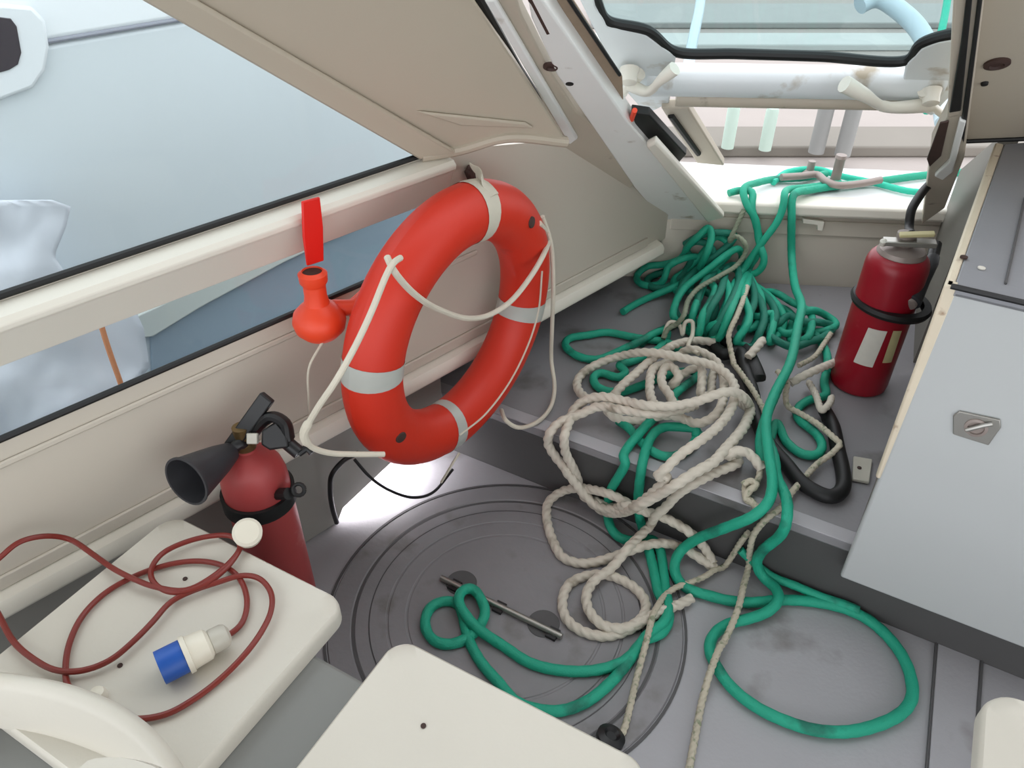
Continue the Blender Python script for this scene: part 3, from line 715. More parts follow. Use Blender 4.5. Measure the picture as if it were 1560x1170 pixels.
mb = MB(); P = pd(440, 752, 1.45); mb.tube([P + (ex + V((0, 0, .36)) - P) * 0.35, P], 0.012, 10); mb.build('buckle', M['black'], e1)
P2 = pd(455, 746, 1.45); ringl = [P2 + RT * 0.011 * math.cos(a) + UP * 0.011 * math.sin(a) for a in [i * 0.4488 for i in range(15)]]
mb = MB(); mb.tube(ringl, 0.004, 8); mb.build('buckle_ring', M['black'], e1)
dp = 1.43
mb = MB(); a_, b_ = pd(352, 682, dp), pd(408, 604, dp - 0.03)
ax_ = (b_ - a_) * 0.5; sd = ax_.cross(FW).normalized(); nr_ = ax_.cross(sd).normalized()
mb.box((a_ + b_) / 2, ax_, sd * 0.014, nr_ * 0.008); mb.build('squeeze_lever', M['blackpl'], e1, bevel=0.003)
mb = MB(); mb.tube(smooth_path([pd(372, 684, dp + 0.02), pd(392, 652, dp), pd(415, 635, dp - 0.02), pd(434, 645, dp - 0.02), pd(440, 668, dp - 0.01)], 0.006), 0.011, 10, flat=1.6, flatdir=FW); mb.build('carry_handle', M['blackpl'], e1)
mb = MB(); mb.prism([pd(406, 655, dp), pd(428, 640, dp), pd(444, 660, dp), pd(446, 680, dp), pd(418, 684, dp), pd(405, 676, dp)], FW * -0.03); mb.build('valve_block', M['blackpl'], e1, bevel=0.004)
mb = MB(); mb.tube([pd(434, 672, dp - 0.01), pd(456, 690, dp - 0.01)], 0.013, 12); mb.tube([pd(455, 690, dp - 0.01), pd(468, 682, dp - 0.01), pd(476, 690, dp - 0.01)], 0.008, 10); mb.build('hose_coupling', M['blackpl'], e1)
mb = MB(); mb.box(pd(385, 668, dp - 0.02), RT * 0.010, UP * 0.010, FW * 0.006); mb.build('safety_tag', M['pluggrey'], e1, bevel=0.002)
h0 = pd(352, 688, 1.42); h1 = pd(283, 734, 1.33); hd = h1 - h0; hl = hd.length
mb = MB(); mb.lathe(h0, hd, [(0.018, 0.0), (0.020, 0.005), (0.027, hl * 0.25), (0.036, hl * 0.6), (0.044, hl * 0.93), (0.047, hl * 0.97), (0.047, hl), (0.043, hl), (0.034, hl * 0.6), (0.016, hl * 0.1)], 36); mb.build('discharge_horn', M['horn'], e1)
mb = MB(); mb.tube(smooth_path([pd(378, 680, 1.44), pd(365, 676, 1.42), pd(350, 690, 1.425)], 0.006), 0.011, 10); mb.build('horn_elbow', M['blackpl'], e1)

# ================================================================= RIGHT EXTINGUISHER
er = pz(1306, 583, SZ); r2 = 0.073
e2 = thing('fire_extinguisher', 'dark red fire extinguisher with paper labels standing on the step', 'fire extinguisher', er)
zt = 0.375
mb = MB(); mb.lathe(er, Z, [(r2 * 0.86, 0.0), (r2 * 0.96, 0.006), (r2, 0.02), (r2, zt - 0.02), (r2 * 0.98, zt - 0.008), (r2 * 0.92, zt + 0.004), (r2 * 0.82, zt + 0.012), (r2 * 0.6, zt + 0.018), (r2 * 0.4, zt + 0.020)], 44); mb.build('cylinder', M['reddark'], e2)
mb = MB(); mb.lathe(er, Z, [(0.054, zt + 0.010), (0.056, zt + 0.016), (0.052, zt + 0.026), (0.03, zt + 0.034), (0.022, zt + 0.038), (0.022, zt + 0.066)], 28); mb.build('valve', M['greymetal'], e2)
vt = er + V((0, 0, zt + 0.052))
mb = MB(); mb.box(vt + V((0.0, -0.02, 0.0)), V((0.055, -0.015, 0.004)), V((0.004, 0.014, 0)), V((0, 0, 0.006))); mb.build('carry_handle', M['steel'], e2, bevel=0.002)
mb = MB(); mb.box(vt + V((0.01, -0.022, 0.022)), V((0.035, -0.01, 0.006)), V((0.003, 0.010, 0)), V((0, 0, 0.004))); mb.build('safety_clip', M['labely'], e2, bevel=0.002)
mb = MB(); mb.lathe(vt + V((-0.055, -0.01, -0.01)), V((-0.3, -0.3, 1)), [(0.008, 0), (0.008, 0.012), (0.003, 0.015)], 14); mb.build('pin_end', M['label'], e2)
mb = MB(); zb = 0.255
mb.lathe(er, V((0.06, 0.0, 1)), [(r2 + 0.003, zb - 0.010), (r2 + 0.020, zb - 0.009), (r2 + 0.024, zb), (r2 + 0.020, zb + 0.009), (r2 + 0.003, zb + 0.010)], 44, closed=False); mb.build('bracket_band', M['black'], e2)
dq = (er - C0).dot(FW) - 0.20
mb = MB(); mb.tube(smooth_path([vt + V((0.01, 0, 0.01)), pd(1385, 345, 1.93), pd(1388, 322, 1.93), pd(1400, 300, 1.95), pd(1415, 282, 1.99), pd(1432, 272, 2.03)], 0.008), 0.011, 12); mb.build('hose', M['black'], e2)
mb = MB(); mb.tube(smooth_path([pd(1426, 372, 1.95), pd(1419, 398, 1.92), pd(1404, 435, 1.89)], 0.01), 0.014, 12); mb.build('hose_tail', M['blackpl'], e2)
mb = MB(); n0, n1 = pd(1418, 400, 1.90), pd(1386, 460, 1.86); mb.lathe(n0, n1 - n0, [(0.014, -0.02), (0.018, 0.0), (0.020, 0.06), (0.026, (n1 - n0).length), (0.020, (n1 - n0).length + 0.003)], 20); mb.build('nozzle', M['horn'], e2)
mb = MB(); nl_ = (n1 - n0).length; mb.lathe(n0, n1 - n0, [(0.019, nl_ + 0.002), (0.017, nl_ + 0.010), (0.004, nl_ + 0.012)], 20); mb.build('nozzle_tip', M['greymetal'], e2)
def cylhit(x, y, o, r):
    d = ray(x, y); a = d.x ** 2 + d.y ** 2; p = C0 - o; b = 2 * (p.x * d.x + p.y * d.y); c = p.x ** 2 + p.y ** 2 - r * r
    disc = b * b - 4 * a * c
    t = (-b - math.sqrt(disc)) / (2 * a) if disc > 0 else -b / (2 * a)
    P = C0 + d * t; return math.atan2(P.y - o.y, P.x - o.x), P.z
def patch(root, o, r, corners, name, m, n=10):
    ang = [cylhit(x, y, o, r) for x, y in corners]   # tl, tr, br, bl
    rows = []
    for i in range(n + 1):
        v = i / n; row = []
        for j in range(n + 1):
            u = j / n
            a = (ang[0][0] * (1 - u) + ang[1][0] * u) * (1 - v) + (ang[3][0] * (1 - u) + ang[2][0] * u) * v
            z = (ang[0][1] * (1 - u) + ang[1][1] * u) * (1 - v) + (ang[3][1] * (1 - u) + ang[2][1] * u) * v
            row.append(V((o.x + r * math.cos(a), o.y + r * math.sin(a), z)))
        rows.append(row)
    mb = MB(); mb.grid(rows); return mb.build(name, m, root)
patch(e2, er, r2 + 0.0012, [(1323, 499), (1352, 505), (1329, 560), (1300, 551)], 'paper_label', M['label'])
patch(e2, er, r2 + 0.0012, [(1361, 504), (1374, 504), (1358, 552), (1344, 553)], 'paper_label', M['labely'])

# ================================================================= SMALL FITTINGS
br = thing('pad_plate', 'small pale plate with a screw on the step beside the locker', 'plate', pz(1312, 716, SZ))
mb = MB(); mb.prism([pz(1299, 698, SZ + 0.003), pz(1328, 703, SZ + 0.003), pz(1323, 738, SZ + 0.003), pz(1297, 733, SZ + 0.003)], V((0, 0, 0.008))); mb.build('plate', M['pluggrey'], br, bevel=0.002)
mb = MB(); mb.lathe(pz(1309, 713, SZ + 0.011), Z, [(0.005, 0), (0.005, 0.002), (0.002, 0.003)], 12); mb.build('screw_head', M['rust'], br)
def pb(x, y, off=0.0): return pn(x, y, NB, CB + off)
mb = MB(); mb.prism([pb(1221, 329), pb(1254, 334), pb(1251, 348), pb(1243, 347), pb(1243, 339), pb(1221, 336)], NB * 0.02)
tag(mb.build('catch_bracket', M['trimw'], bevel=0.002), 'small white catch bracket under the hatch sill', 'bracket')
mb = MB(); g = [pl(545, 690, -1.20), pl(522, 703, -1.19), pl(506, 722, -1.19), pl(503, 745, -1.20), pl(506, 772, -1.215), pl(513, 796, -1.235)]
mb.tube(relax(smooth_path(g, 0.006), 2), 0.006, 10); tag(mb.build('black_hose', M['blackpl']), 'thin black hose bent down the side panel end', 'hose')
mb = MB(); g = [pl(540, 700, -1.19), pl(565, 728, -1.16), pl(600, 750, -1.15), pl(632, 758, -1.14), pl(660, 750, -1.14), pl(690, 715, -1.15)]
mb.tube(relax(smooth_path(g, 0.006), 2), 0.0038, 8); tag(mb.build('wire_cable', M['blackpl']), 'slack thin black wire below the life ring', 'wire')
mb = MB(); P = pz(930, 1124, 0.018)
mb.lathe(P, V((0.3, 0.2, 1)), [(0.022, -0.014), (0.028, -0.004), (0.028, 0.006), (0.016, 0.012), (0.010, 0.006)], 22)
tag(mb.build('shackle_block', M['blackpl']), 'small dark block at the end of a line on the floor', 'block')
# ================================================================= ROPES
def rope_pts(pts, r, base=0.0):
    out = []
    for i, p in enumerate(pts):
        h = r + 0.002 + (p[2] if len(p) > 2 else base)
        out.append(drape(p[0], p[1], h))
    return out
def rope(name, label, cat, pts, r, m, strands=0, base=0.0, group=None, step=None, world_pts=None, jitter=0.0):
    P = rope_pts(pts, r, base) if world_pts is None else world_pts
    path = relax(smooth_path(P, step or max(0.0028, r * (0.32 if strands else 0.55))), 6)
    mb = MB()
    if strands: mb.tube(path, r, 18, strands=3, lay=r * 6, amp=0.20)
    else: mb.tube(path, r, 12, strands=8, lay=r * 6, amp=0.05)
    o = mb.build(name, m)
    return tag(o, label, cat, group)
A_ = lambda pts: crop(900, 270, 3.9, pts)
B_ = lambda pts: crop(820, 480, 4.588, pts)
C_ = lambda pts: crop(1040, 480, 3.9, pts)
D_c = lambda pts: crop(860, 700, 4.105, pts)
E_ = lambda pts: crop(520, 780, 3, pts)
F_ = lambda pts: crop(1040, 780, 3, pts)
RT_ = 0.0112
# teal hank hanging from the hatch sill
hank = A_([(1400, -20), (1250, 5), (1110, 10), (1000, 30, .01), (905, 75, .015), (930, 170, .02), (980, 250, .03), (998, 380, .04), (1020, 440, .06), (1032, 500, .07), (1000, 560, .07), (940, 582, .05), (885, 555, .02), (900, 480, .0), (865, 425, .05), (780, 480, .08), (680, 560, .08), (600, 620, .06), (540, 680, .06), (500, 760, .05), (490, 830, .04), (560, 900, .0), (645, 930, .04), (660, 830, .08), (700, 760, .09), (738, 680, .09), (715, 630, .06), (660, 590, .03), (650, 540, .06), (690, 450, .09), (718, 345, .06), (700, 295, .03), (640, 350, .05), (575, 415, .03), (540, 480, .01), (430, 520, .0), (330, 530, .0), (270, 590, .0), (310, 640, .0), (400, 640, .0), (440, 600, .03), (455, 535, .06), (520, 495, .06), (620, 470, .03),
   (700, 520, .0), (780, 590, .07), (820, 680, .09), (805, 780, .09), (770, 860, .08), (700, 890, .05), (690, 940, .0), (760, 960, .03), (815, 830, .10), (865, 710, .10), (900, 620, .08), (940, 570, .04), (930, 640, .08), (905, 710, .10), (940, 800, .09), (930, 880, .08), (865, 970, .05), (930, 1010, .0)])
rope('mooring_rope', 'teal rope hank hanging below the hatch sill in loops', 'rope', hank, RT_, M['teal'])
strand = A_([(1480, 35), (1300, 60), (1170, 75, .01), (1150, 110, .02), (1145, 170, .03), (1110, 262, .04), (1030, 372, .05), (960, 470, .05), (900, 560, .06), (850, 640, .07), (810, 740, .08), (770, 850, .06), (740, 950, .03), (660, 970, .0), (600, 900, .02), (610, 800, .06), (650, 700, .06), (690, 600, .06), (760, 520, .05), (830, 440, .04), (800, 370, .02), (740, 350, .02), (690, 420, .03), (640, 480, .03), (560, 560, .02), (500, 600, .01), (520, 680, .02), (600, 640, .03)])
rope('mooring_rope', 'teal rope strand slanting from the sill to the top of the hank', 'rope', strand, RT_, M['teal'])
tangle = A_([(560, 400, .0), (640, 350, .02), (720, 330, .03), (790, 330, .03), (860, 345, .03), (800, 420, .04), (720, 480, .05), (640, 540, .05), (570, 610, .05), (520, 700, .05), (500, 800, .02), (560, 860, .0), (620, 800, .05), (640, 700, .07), (680, 620, .07), (760, 560, .06), (850, 520, .06), (880, 600, .08), (850, 700, .10), (800, 800, .10), (740, 900, .06), (700, 960, .0), (670, 900, .04), (700, 800, .09), (760, 700, .11), (790, 620, .09), (820, 540, .06), (900, 560, .05), (960, 640, .06), (970, 740, .06), (930, 840, .08), (900, 930, .06), (880, 1000, .01), (960, 1010, .0), (1000, 930, .03), (1030, 840, .04), (1010, 740, .05), (960, 680, .03)])
rope('mooring_rope', 'shade-darkened teal rope filling the middle of the hank in tight upright loops', 'rope', tangle, RT_, M['tealshade'])
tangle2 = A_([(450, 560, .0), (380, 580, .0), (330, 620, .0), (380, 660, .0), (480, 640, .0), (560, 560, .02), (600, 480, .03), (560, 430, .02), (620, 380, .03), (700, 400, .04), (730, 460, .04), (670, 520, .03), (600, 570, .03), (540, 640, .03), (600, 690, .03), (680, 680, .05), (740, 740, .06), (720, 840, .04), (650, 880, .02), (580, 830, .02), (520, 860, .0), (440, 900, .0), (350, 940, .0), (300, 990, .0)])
rope('mooring_rope', 'shade-darkened teal rope looping low at the left foot of the hank', 'rope', tangle2, RT_, M['tealshade'])
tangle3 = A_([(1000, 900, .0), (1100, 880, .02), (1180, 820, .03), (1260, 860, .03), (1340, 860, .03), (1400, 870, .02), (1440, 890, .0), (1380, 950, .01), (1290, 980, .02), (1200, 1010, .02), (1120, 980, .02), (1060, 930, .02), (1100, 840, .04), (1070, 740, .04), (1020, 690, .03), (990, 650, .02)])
rope('mooring_rope', 'shade-darkened teal rope crossing behind the long strand at the right of the heap', 'rope', tangle3, RT_, M['tealshade'])
strand2 = A_([(820, 95, .0), (870, 80, .005), (960, 85, .01), (955, 180, .02), (985, 290, .03), (1005, 400, .04), (985, 470, .04), (940, 540, .03), (960, 620, .05), (1010, 700, .04), (1020, 800, .02), (960, 900, .01), (880, 900, .02)])
rope('mooring_rope', 'teal rope strand dropping straight from the left end of the sill lines', 'rope', strand2, RT_, M['teal'])
spread = A_([(880, 640, .0), (960, 640, .02), (1040, 690, .03), (1110, 760, .03), (1150, 850, .02), (1120, 930, .0), (1060, 980, .01), (1080, 900, .03), (1080, 805, .04), (1000, 830, .03), (940, 790, .0), (980, 700, .0), (1080, 680, .03), (1190, 740, .03), (1300, 800, .03), (1312, 880, .03), (1280, 960, .03), (1200, 980, .0), (1200, 860, .0), (1290, 790, .05), (1400, 822, .02), (1462, 872, .01), (1400, 910, .01), (1330, 922, .0), (1250, 900, .0), (1180, 800, .0), (1120, 770, .01), (1060, 840, .0), (1160, 930, .01), (1290, 900, .0), (1380, 1000, .0), (1405, 1060, .0), (1400, 1150, .01)])
rope('mooring_rope', 'teal rope spread in flat loops between the hank and the dark red extinguisher', 'rope', spread, RT_, M['teal'])
left = A_([(700, 560, .01), (600, 600, .02), (480, 660, .02), (350, 712, .0), (250, 762, .0), (190, 800, .0)])
rope('mooring_rope', 'teal rope end pointing left across the dark step top', 'rope', left, RT_, M['teal'])
lloop = B_([(1000, 250, .0), (900, 190, .0), (760, 170, .0), (640, 150, .0), (480, 120, .0), (350, 140, .0), (220, 160, .0), (185, 205, .0), (260, 280, .0), (400, 312, .0), (520, 272, .0), (620, 225, .01), (700, 190, .02), (830, 120, .01), (900, 110, .0), (860, 220, .0), (640, 330, .0), (560, 350, .01), (620, 400, .01), (560, 440, .0), (440, 400, .0), (385, 430, .0), (420, 510, .0), (560, 540, .0), (700, 500, .0), (900, 420, .0), (1050, 390, .01), (1130, 400, .0), (1060, 470, .01), (980, 530, .03), (930, 590, .02), (1000, 640, .0)])
rope('mooring_rope', 'teal rope looping flat at the left of the heap under the white rope', 'rope', lloop, RT_, M['teal'])
front = [(1475, 262), (1400, 268), (1340, 276), (1285, 282), (1236, 289, .004), (1208, 298, .01), (1206, 330, .03), (1206, 390, .04), (1211, 435, .08), (1221, 465, .10), (1215, 500, .11), (1203, 555, .11), (1180, 600, .09), (1167, 640, .08), (1171, 690, .06), (1177, 735, .04), (1171, 765, .02), (1148, 786, .02), (1105, 804, .03), (1060, 822, .03), (1036, 840, .02), (1027, 860, .012), (1030, 880, .0), (1048, 898, .0), (1073, 905, .0), (1100, 913), (1140, 918), (1193, 914), (1240, 917), (1287, 927), (1323, 944), (1353, 970), (1377, 1003), (1388, 1033), (1390, 1063), (1373, 1087), (1333, 1106), (1290, 1115), (1240, 1112), (1190, 1096), (1150, 1076), (1113, 1046), (1090, 1013), (1080, 987), (1087, 967), (1107, 951), (1140, 943, .004), (1173, 930, .012), (1187, 913, .022), (1183, 897, .018), (1163, 880, .01), (1152, 858, .01), (1162, 838, .01), (1185, 820, .01), (1197, 800, .02), (1200, 775, .03), (1194, 748, .02), (1183, 728, .03), (1180, 700, .04), (1170, 670, .03)]
rope('mooring_rope', 'long teal rope running from the hatch over the heap to a wide floor loop', 'rope', front, RT_ + 0.001, M['teal'])
back = [(1200, 560, .06), (1178, 610, .06), (1163, 645, .04), (1157, 680, .03), (1162, 705, .02)] + C_([(560, 640, .0), (620, 760, .0), (720, 830, .0), (800, 830, .0), (830, 770, .0), (790, 700, .0), (690, 620, .0), (680, 560, .0), (760, 500, .0), (850, 480, .0), (840, 400, .0), (870, 300, .0)])
rope('mooring_rope', 'teal rope bight lying inside the black hose loop', 'rope', back, RT_, M['teal'])
tailr = [(1128, 838, .0), (1150, 858, .0), (1175, 878, .0), (1213, 893, .0), (1253, 910, .0), (1290, 922, .0), (1308, 930, .0)]
rope('mooring_rope', 'teal rope end lying along the foot of the step riser', 'rope', tailr, RT_ - 0.001, M['teal'])
fl = B_([(1130, 830, .0), (1090, 860, .0), (1120, 800, .02), (1010, 785, .01), (880, 782, .01), (800, 835, .015), (755, 930, .01), (725, 1050, .0)]) + D_c([(475, 100), (462, 220), (462, 330), (488, 430), (528, 570), (560, 700), (592, 850), (645, 930), (655, 1000), (600, 1095)]) + E_([(1390, 580), (1300, 678), (1160, 724), (1000, 724), (860, 690), (740, 612), (620, 530, .012), (560, 460, .02), (532, 400, .02), (560, 352, .016), (600, 346, .012), (640, 400, .01), (660, 460, .008), (640, 510, .0), (600, 560, .0), (520, 602), (440, 600), (390, 550), (382, 490), (410, 430), (470, 405), (535, 420, .0), (560, 500, .0), (580, 580, .0), (640, 690), (720, 780), (800, 870), (930, 908), (1010, 908), (1120, 868), (1230, 780), (1330, 660), (1400, 560, .01), (1480, 500, .01)]) + D_c([(650, 930, .012), (632, 820), (618, 700), (600, 570), (560, 500), (440, 508), (350, 495), (290, 430), (268, 340), (285, 200), (330, 120), (385, 10)]) + B_([(590, 1000, .0), (640, 905, .0), (700, 835, .02), (780, 745, .02), (840, 700, .0)])
rope('mooring_rope', 'teal rope curling on the round deck hatch beside the steel pull bar', 'rope', fl, RT_ + 0.0005, M['teal'])
xb = B_([(560, 740, .0), (630, 785, .005), (700, 865, .0), (790, 950, .0), (880, 988, .0), (960, 985, .0), (1060, 930, .0), (1110, 850, .0)])
rope('mooring_rope', 'short teal crossing rope on the edge of the step', 'rope', xb, RT_, M['teal'])
# deck lines outside
for k, (pts, lab) in enumerate([([(1440, 290), (1390, 292), (1330, 278), (1280, 268), (1245, 258), (1200, 262), (1178, 278)], 'bright teal line on the white foredeck running behind the cleat')]):
    rope('deck_line', lab, 'rope', pts, 0.010, M['tealbright'])
# white twisted rope
RW = 0.0112
w1 = B_([(1230, 190, .02), (1100, 178, .03), (960, 205, .04), (870, 255, .05), (780, 320, .05), (680, 410, .05), (590, 490, .045), (530, 560, .04), (480, 620, .02), (490, 680, .015), (550, 722, .01), (640, 740, .01), (740, 735, .015), (850, 705, .03), (960, 705, .04), (1040, 735, .03), (1110, 758, .04), (1190, 735, .05), (1255, 680, .06), (1290, 600, .06), (1300, 500, .05), (1290, 420, .04), (1240, 320, .04), (1150, 262, .05), (1060, 238, .05), (980, 280, .02), (880, 340, .03), (800, 380, .05), (780, 480, .05), (790, 580, .05), (850, 660, .06), (940, 640, .04), (920, 560, .05), (870, 490, .05), (865, 410, .05), (910, 350, .05), (960, 385, .05), (980, 450, .05), (930, 500, .03), (1000, 420, .03), (1130, 360, .05), (1145, 450, .05), (1140, 560, .04), (1200, 560, .03), (1215, 430, .03), (1240, 380, .04)])
rope('white_rope', 'off-white twisted rope bunched in small loops in the middle of the heap', 'rope', w1, RW, M['white_rope'], 3)
w2 = B_([(420, 610, .02), (340, 580, .02), (290, 540, .015), (272, 470, .01), (320, 400, .01), (430, 335, .015), (560, 290, .03), (740, 260, .07), (900, 275, .08), (1050, 310, .08), (1200, 345, .08), (1310, 405, .08), (1370, 490, .08), (1375, 570, .08), (1335, 680, .08), (1250, 785, .08), (1130, 880, .08), (1000, 970, .07), (900, 1065, .06), (830, 1130, .05)]) + D_c([(640, 105, .04), (570, 190, .04), (460, 275, .04), (340, 312, .03), (210, 290, .02), (130, 225, .02), (70, 150, .02), (0, 60, .02)]) + B_([(200, 1085, .02), (120, 990, .01), (68, 900, .01), (80, 825, .01), (150, 750, .02), (300, 690, .03), (420, 640, .05), (600, 665, .07), (800, 690, .08), (1000, 660, .07), (1100, 630, .05)])
rope('white_rope', 'off-white twisted rope making the widest oval around the heap', 'rope', w2, RW, M['white_rope'], 3)
w3 = B_([(1480, 640, .03), (1440, 580, .09), (1390, 545, .11), (1290, 540, .12), (1180, 580, .11), (1050, 618, .10), (900, 640, .10), (750, 630, .10), (600, 600, .08), (450, 570, .07), (330, 592, .05), (250, 660, .03), (212, 760, .02), (182, 850, .015), (190, 960, .015), (240, 1060, .01), (270, 1130, .0)]) + D_c([(120, 230, .0), (200, 262, .01), (290, 300, .01), (400, 290, .045), (500, 325, .02), (590, 350, .02), (700, 402, .02), (800, 470, .02), (880, 560, .01), (930, 650, .01)])
rope('white_rope', 'off-white twisted rope crossing the heap top and dropping down the riser', 'rope', w3, RW, M['white_rope'], 3)
w4 = B_([(1400, 600, .02), (1480, 660, .03), (1465, 720, .04), (1425, 800, .05), (1350, 890, .05), (1290, 955, .05)]) + D_c([(940, 10, .05), (810, 85, .045), (700, 155, .045), (580, 225, .05), (460, 290, .06), (350, 330, .035), (240, 320, .01), (160, 260, .0)])
rope('white_rope', 'off-white twisted rope slanting thickly across the step edge', 'rope', w4, RW + 0.001, M['white_rope'], 3)
w5 = B_([(1560, 1080, .02), (1530, 1030, .03), (1475, 970, .04), (1390, 948, .05), (1320, 975, .04), (1400, 1010, .0)]) + D_c([(1080, 25, .01), (950, 80, .01), (820, 145, .01), (710, 215, .015), (630, 300, .02), (570, 350, .03), (530, 420, .02), (450, 500, .03), (390, 560, .035), (330, 640, .02), (270, 700, .015)]) + E_([(1170, 300, .014), (1122, 370, .012), (1132, 450, .012), (1200, 520, .012), (1300, 530, .012), (1378, 480, .01), (1390, 410, .0), (1335, 342, .0), (1230, 292, .0), (1130, 290, .0), (1042, 330), (1010, 410), (1030, 490), (1100, 545), (1200, 568), (1290, 548, .0), (1380, 500, .01), (1460, 452, .012), (1540, 425, .005), (1600, 395, .0)])
rope('white_rope', 'off-white twisted rope coiled in a ring flat on the floor', 'rope', w5, RW, M['white_rope'], 3)
w6 = D_c([(940, 680, .0), (850, 620, .015), (760, 562, .02), (650, 526, .02), (540, 530, .02), (440, 560, .02), (330, 600, .012), (200, 640), (100, 650), (0, 620)]) + E_([(1000, 195), (952, 90), (938, 0), (950, -50), (1010, -95), (1100, -110)]) + D_c([(180, 190, .01), (280, 215, .02), (380, 265, .02), (440, 300, .0)])
rope('white_rope', 'off-white twisted rope arcing out over the floor below the riser', 'rope', w6, RW, M['white_rope'], 3)
# thin flecked lines
l1 = C_([(560, 330, .05), (620, 400, .04), (612, 470, .03), (625, 540, .02), (700, 585, .02), (800, 645, .025), (900, 730, .03), (935, 765, .03), (890, 820, .02), (800, 885, .01), (710, 985, .01), (650, 1050, .01)]) + D_c([(1345, 310, .0), (1270, 365, .0), (1185, 465, .01), (1160, 560, .01), (1150, 680, .01), (1120, 790, .025), (1090, 920, .025), (1040, 1050, .02), (985, 1160, .02)]) + F_([(180, 600, .022), (130, 720, .022), (92, 850, .0), (62, 1000), (30, 1170), (10, 1260)])
rope('flecked_line', 'thin green-flecked cream line trailing down to the bottom of the frame', 'rope', l1, 0.0072, M['fleck'], 3)
l2 = D_c([(1150, 455, .0), (1100, 520, .0), (1050, 600, .0), (1000, 670, .0), (940, 690, .01), (880, 730, .01), (800, 765, .01), (700, 800, .012), (630, 850, .016), (580, 920, .03), (545, 990, .03), (532, 1080, .02)]) + E_([(1420, 485, .025), (1392, 600, .025), (1352, 750, .0), (1322, 880), (1290, 1000), (1265, 1040)])
rope('flecked_line', 'thin cream line ending at the small dark block on the floor', 'rope', l2, 0.0068, M['fleck'], 3)
l3 = A_([(910, 195, .03), (870, 280, .04), (825, 380, .06), (860, 350, .07), (915, 390, .10), (918, 450, .10), (870, 520, .11), (760, 590, .11), (640, 660, .10), (580, 730, .09), (548, 830, .08), (500, 880, .05), (460, 900, .04), (430, 960, .02)])
rope('flecked_line', 'thin grey-green line draped across the teal hank', 'rope', l3, 0.0072, M['greyline'], 3)
l4 = A_([(930, 650, .10), (905, 730, .11), (870, 820, .11), (820, 940, .08), (830, 1020, .05), (850, 1110, .04)]) + C_([(300, 285, .04), (360, 365, .04), (420, 450, .04), (470, 540, .03), (500, 620, .02), (500, 720, .03), (475, 830, .03), (460, 930, .02), (440, 990, .01), (380, 1000, .01), (370, 1060, .0), (420, 1120, .0), (450, 1160, .0)])
rope('flecked_line', 'thin cream line running from the hank to the knot on the step edge', 'rope', l4, 0.0072, M['fleck'], 3)
l5 = A_([(430, 950, .02), (470, 860, .05), (530, 880, .05), (545, 940, .03), (560, 860, .06), (600, 855, .06), (605, 930, .05), (580, 1010, .05), (640, 1050, .06)])
rope('white_rope', 'short frayed white rope standing up at the back of the heap', 'rope', l5, 0.006, M['line'])
for pts, lab, m, r in [(C_([(640, 405, .03), (720, 360, .045), (820, 315, .05), (930, 272, .03)]), 'straight white rope end pointing at the dark red extinguisher', 'white_rope', 0.0105), (C_([(390, 250, .05), (430, 205, .06), (475, 150, .06)]), 'stubby white rope end upright among the black hose', 'white_rope', 0.0115), (C_([(750, 400, .01), (790, 470, .02), (830, 565, .035), (870, 530, .035), (885, 490, .02)]), 'white rope bit hitched to the black hose end', 'white_rope', 0.0085), (C_([(880, 110, .02), (840, 170, .02), (780, 250, .02), (690, 300, .02)]), 'thin grey rope end behind the white rope end', 'fleck', 0.007)]:
    rope('rope_end', lab, 'rope', pts, r, M[m], 3)
kn = C_([(360, 1010, .012), (400, 985, .02), (440, 1010, .02), (400, 1040, .015), (370, 1090, .0), (410, 1110, .0), (450, 1150, .0)])
rope('rope_knot', 'pale knotted line end on the lit step edge', 'rope', kn, 0.008, M['fleck'], 3)
bh = C_([(180, 170, .0), (240, 240, .01), (330, 210, .02), (370, 330, .02), (420, 470, .01), (440, 620, .0), (520, 780, .0), (620, 890, .0), (700, 990, .0), (790, 1050, .0), (880, 1085, .0), (950, 1040, .0), (955, 950, .0), (920, 790, .0), (890, 650, .0), (845, 570, .0)])
P = rope_pts(bh, 0.017); mb = MB(); mb.tube(relax(smooth_path(P, 0.008), 6), 0.017, 14)
tag(mb.build('black_hose', M['black']), 'thick black hose bent in a loop beside the rope heap', 'hose')
bs = C_([(330, 210, .01), (400, 300, .02), (450, 380, .02), (420, 300, .03), (350, 190, .01), (250, 150, .0)])
P = rope_pts(bs, 0.014); mb = MB(); mb.tube(relax(smooth_path(P, 0.008), 4), 0.014, 12, flat=1.6, flatdir=V((1, 0, 0)))
tag(mb.build('black_strap', M['black']), 'crumpled black strap between the white rope and the teal rope', 'strap')

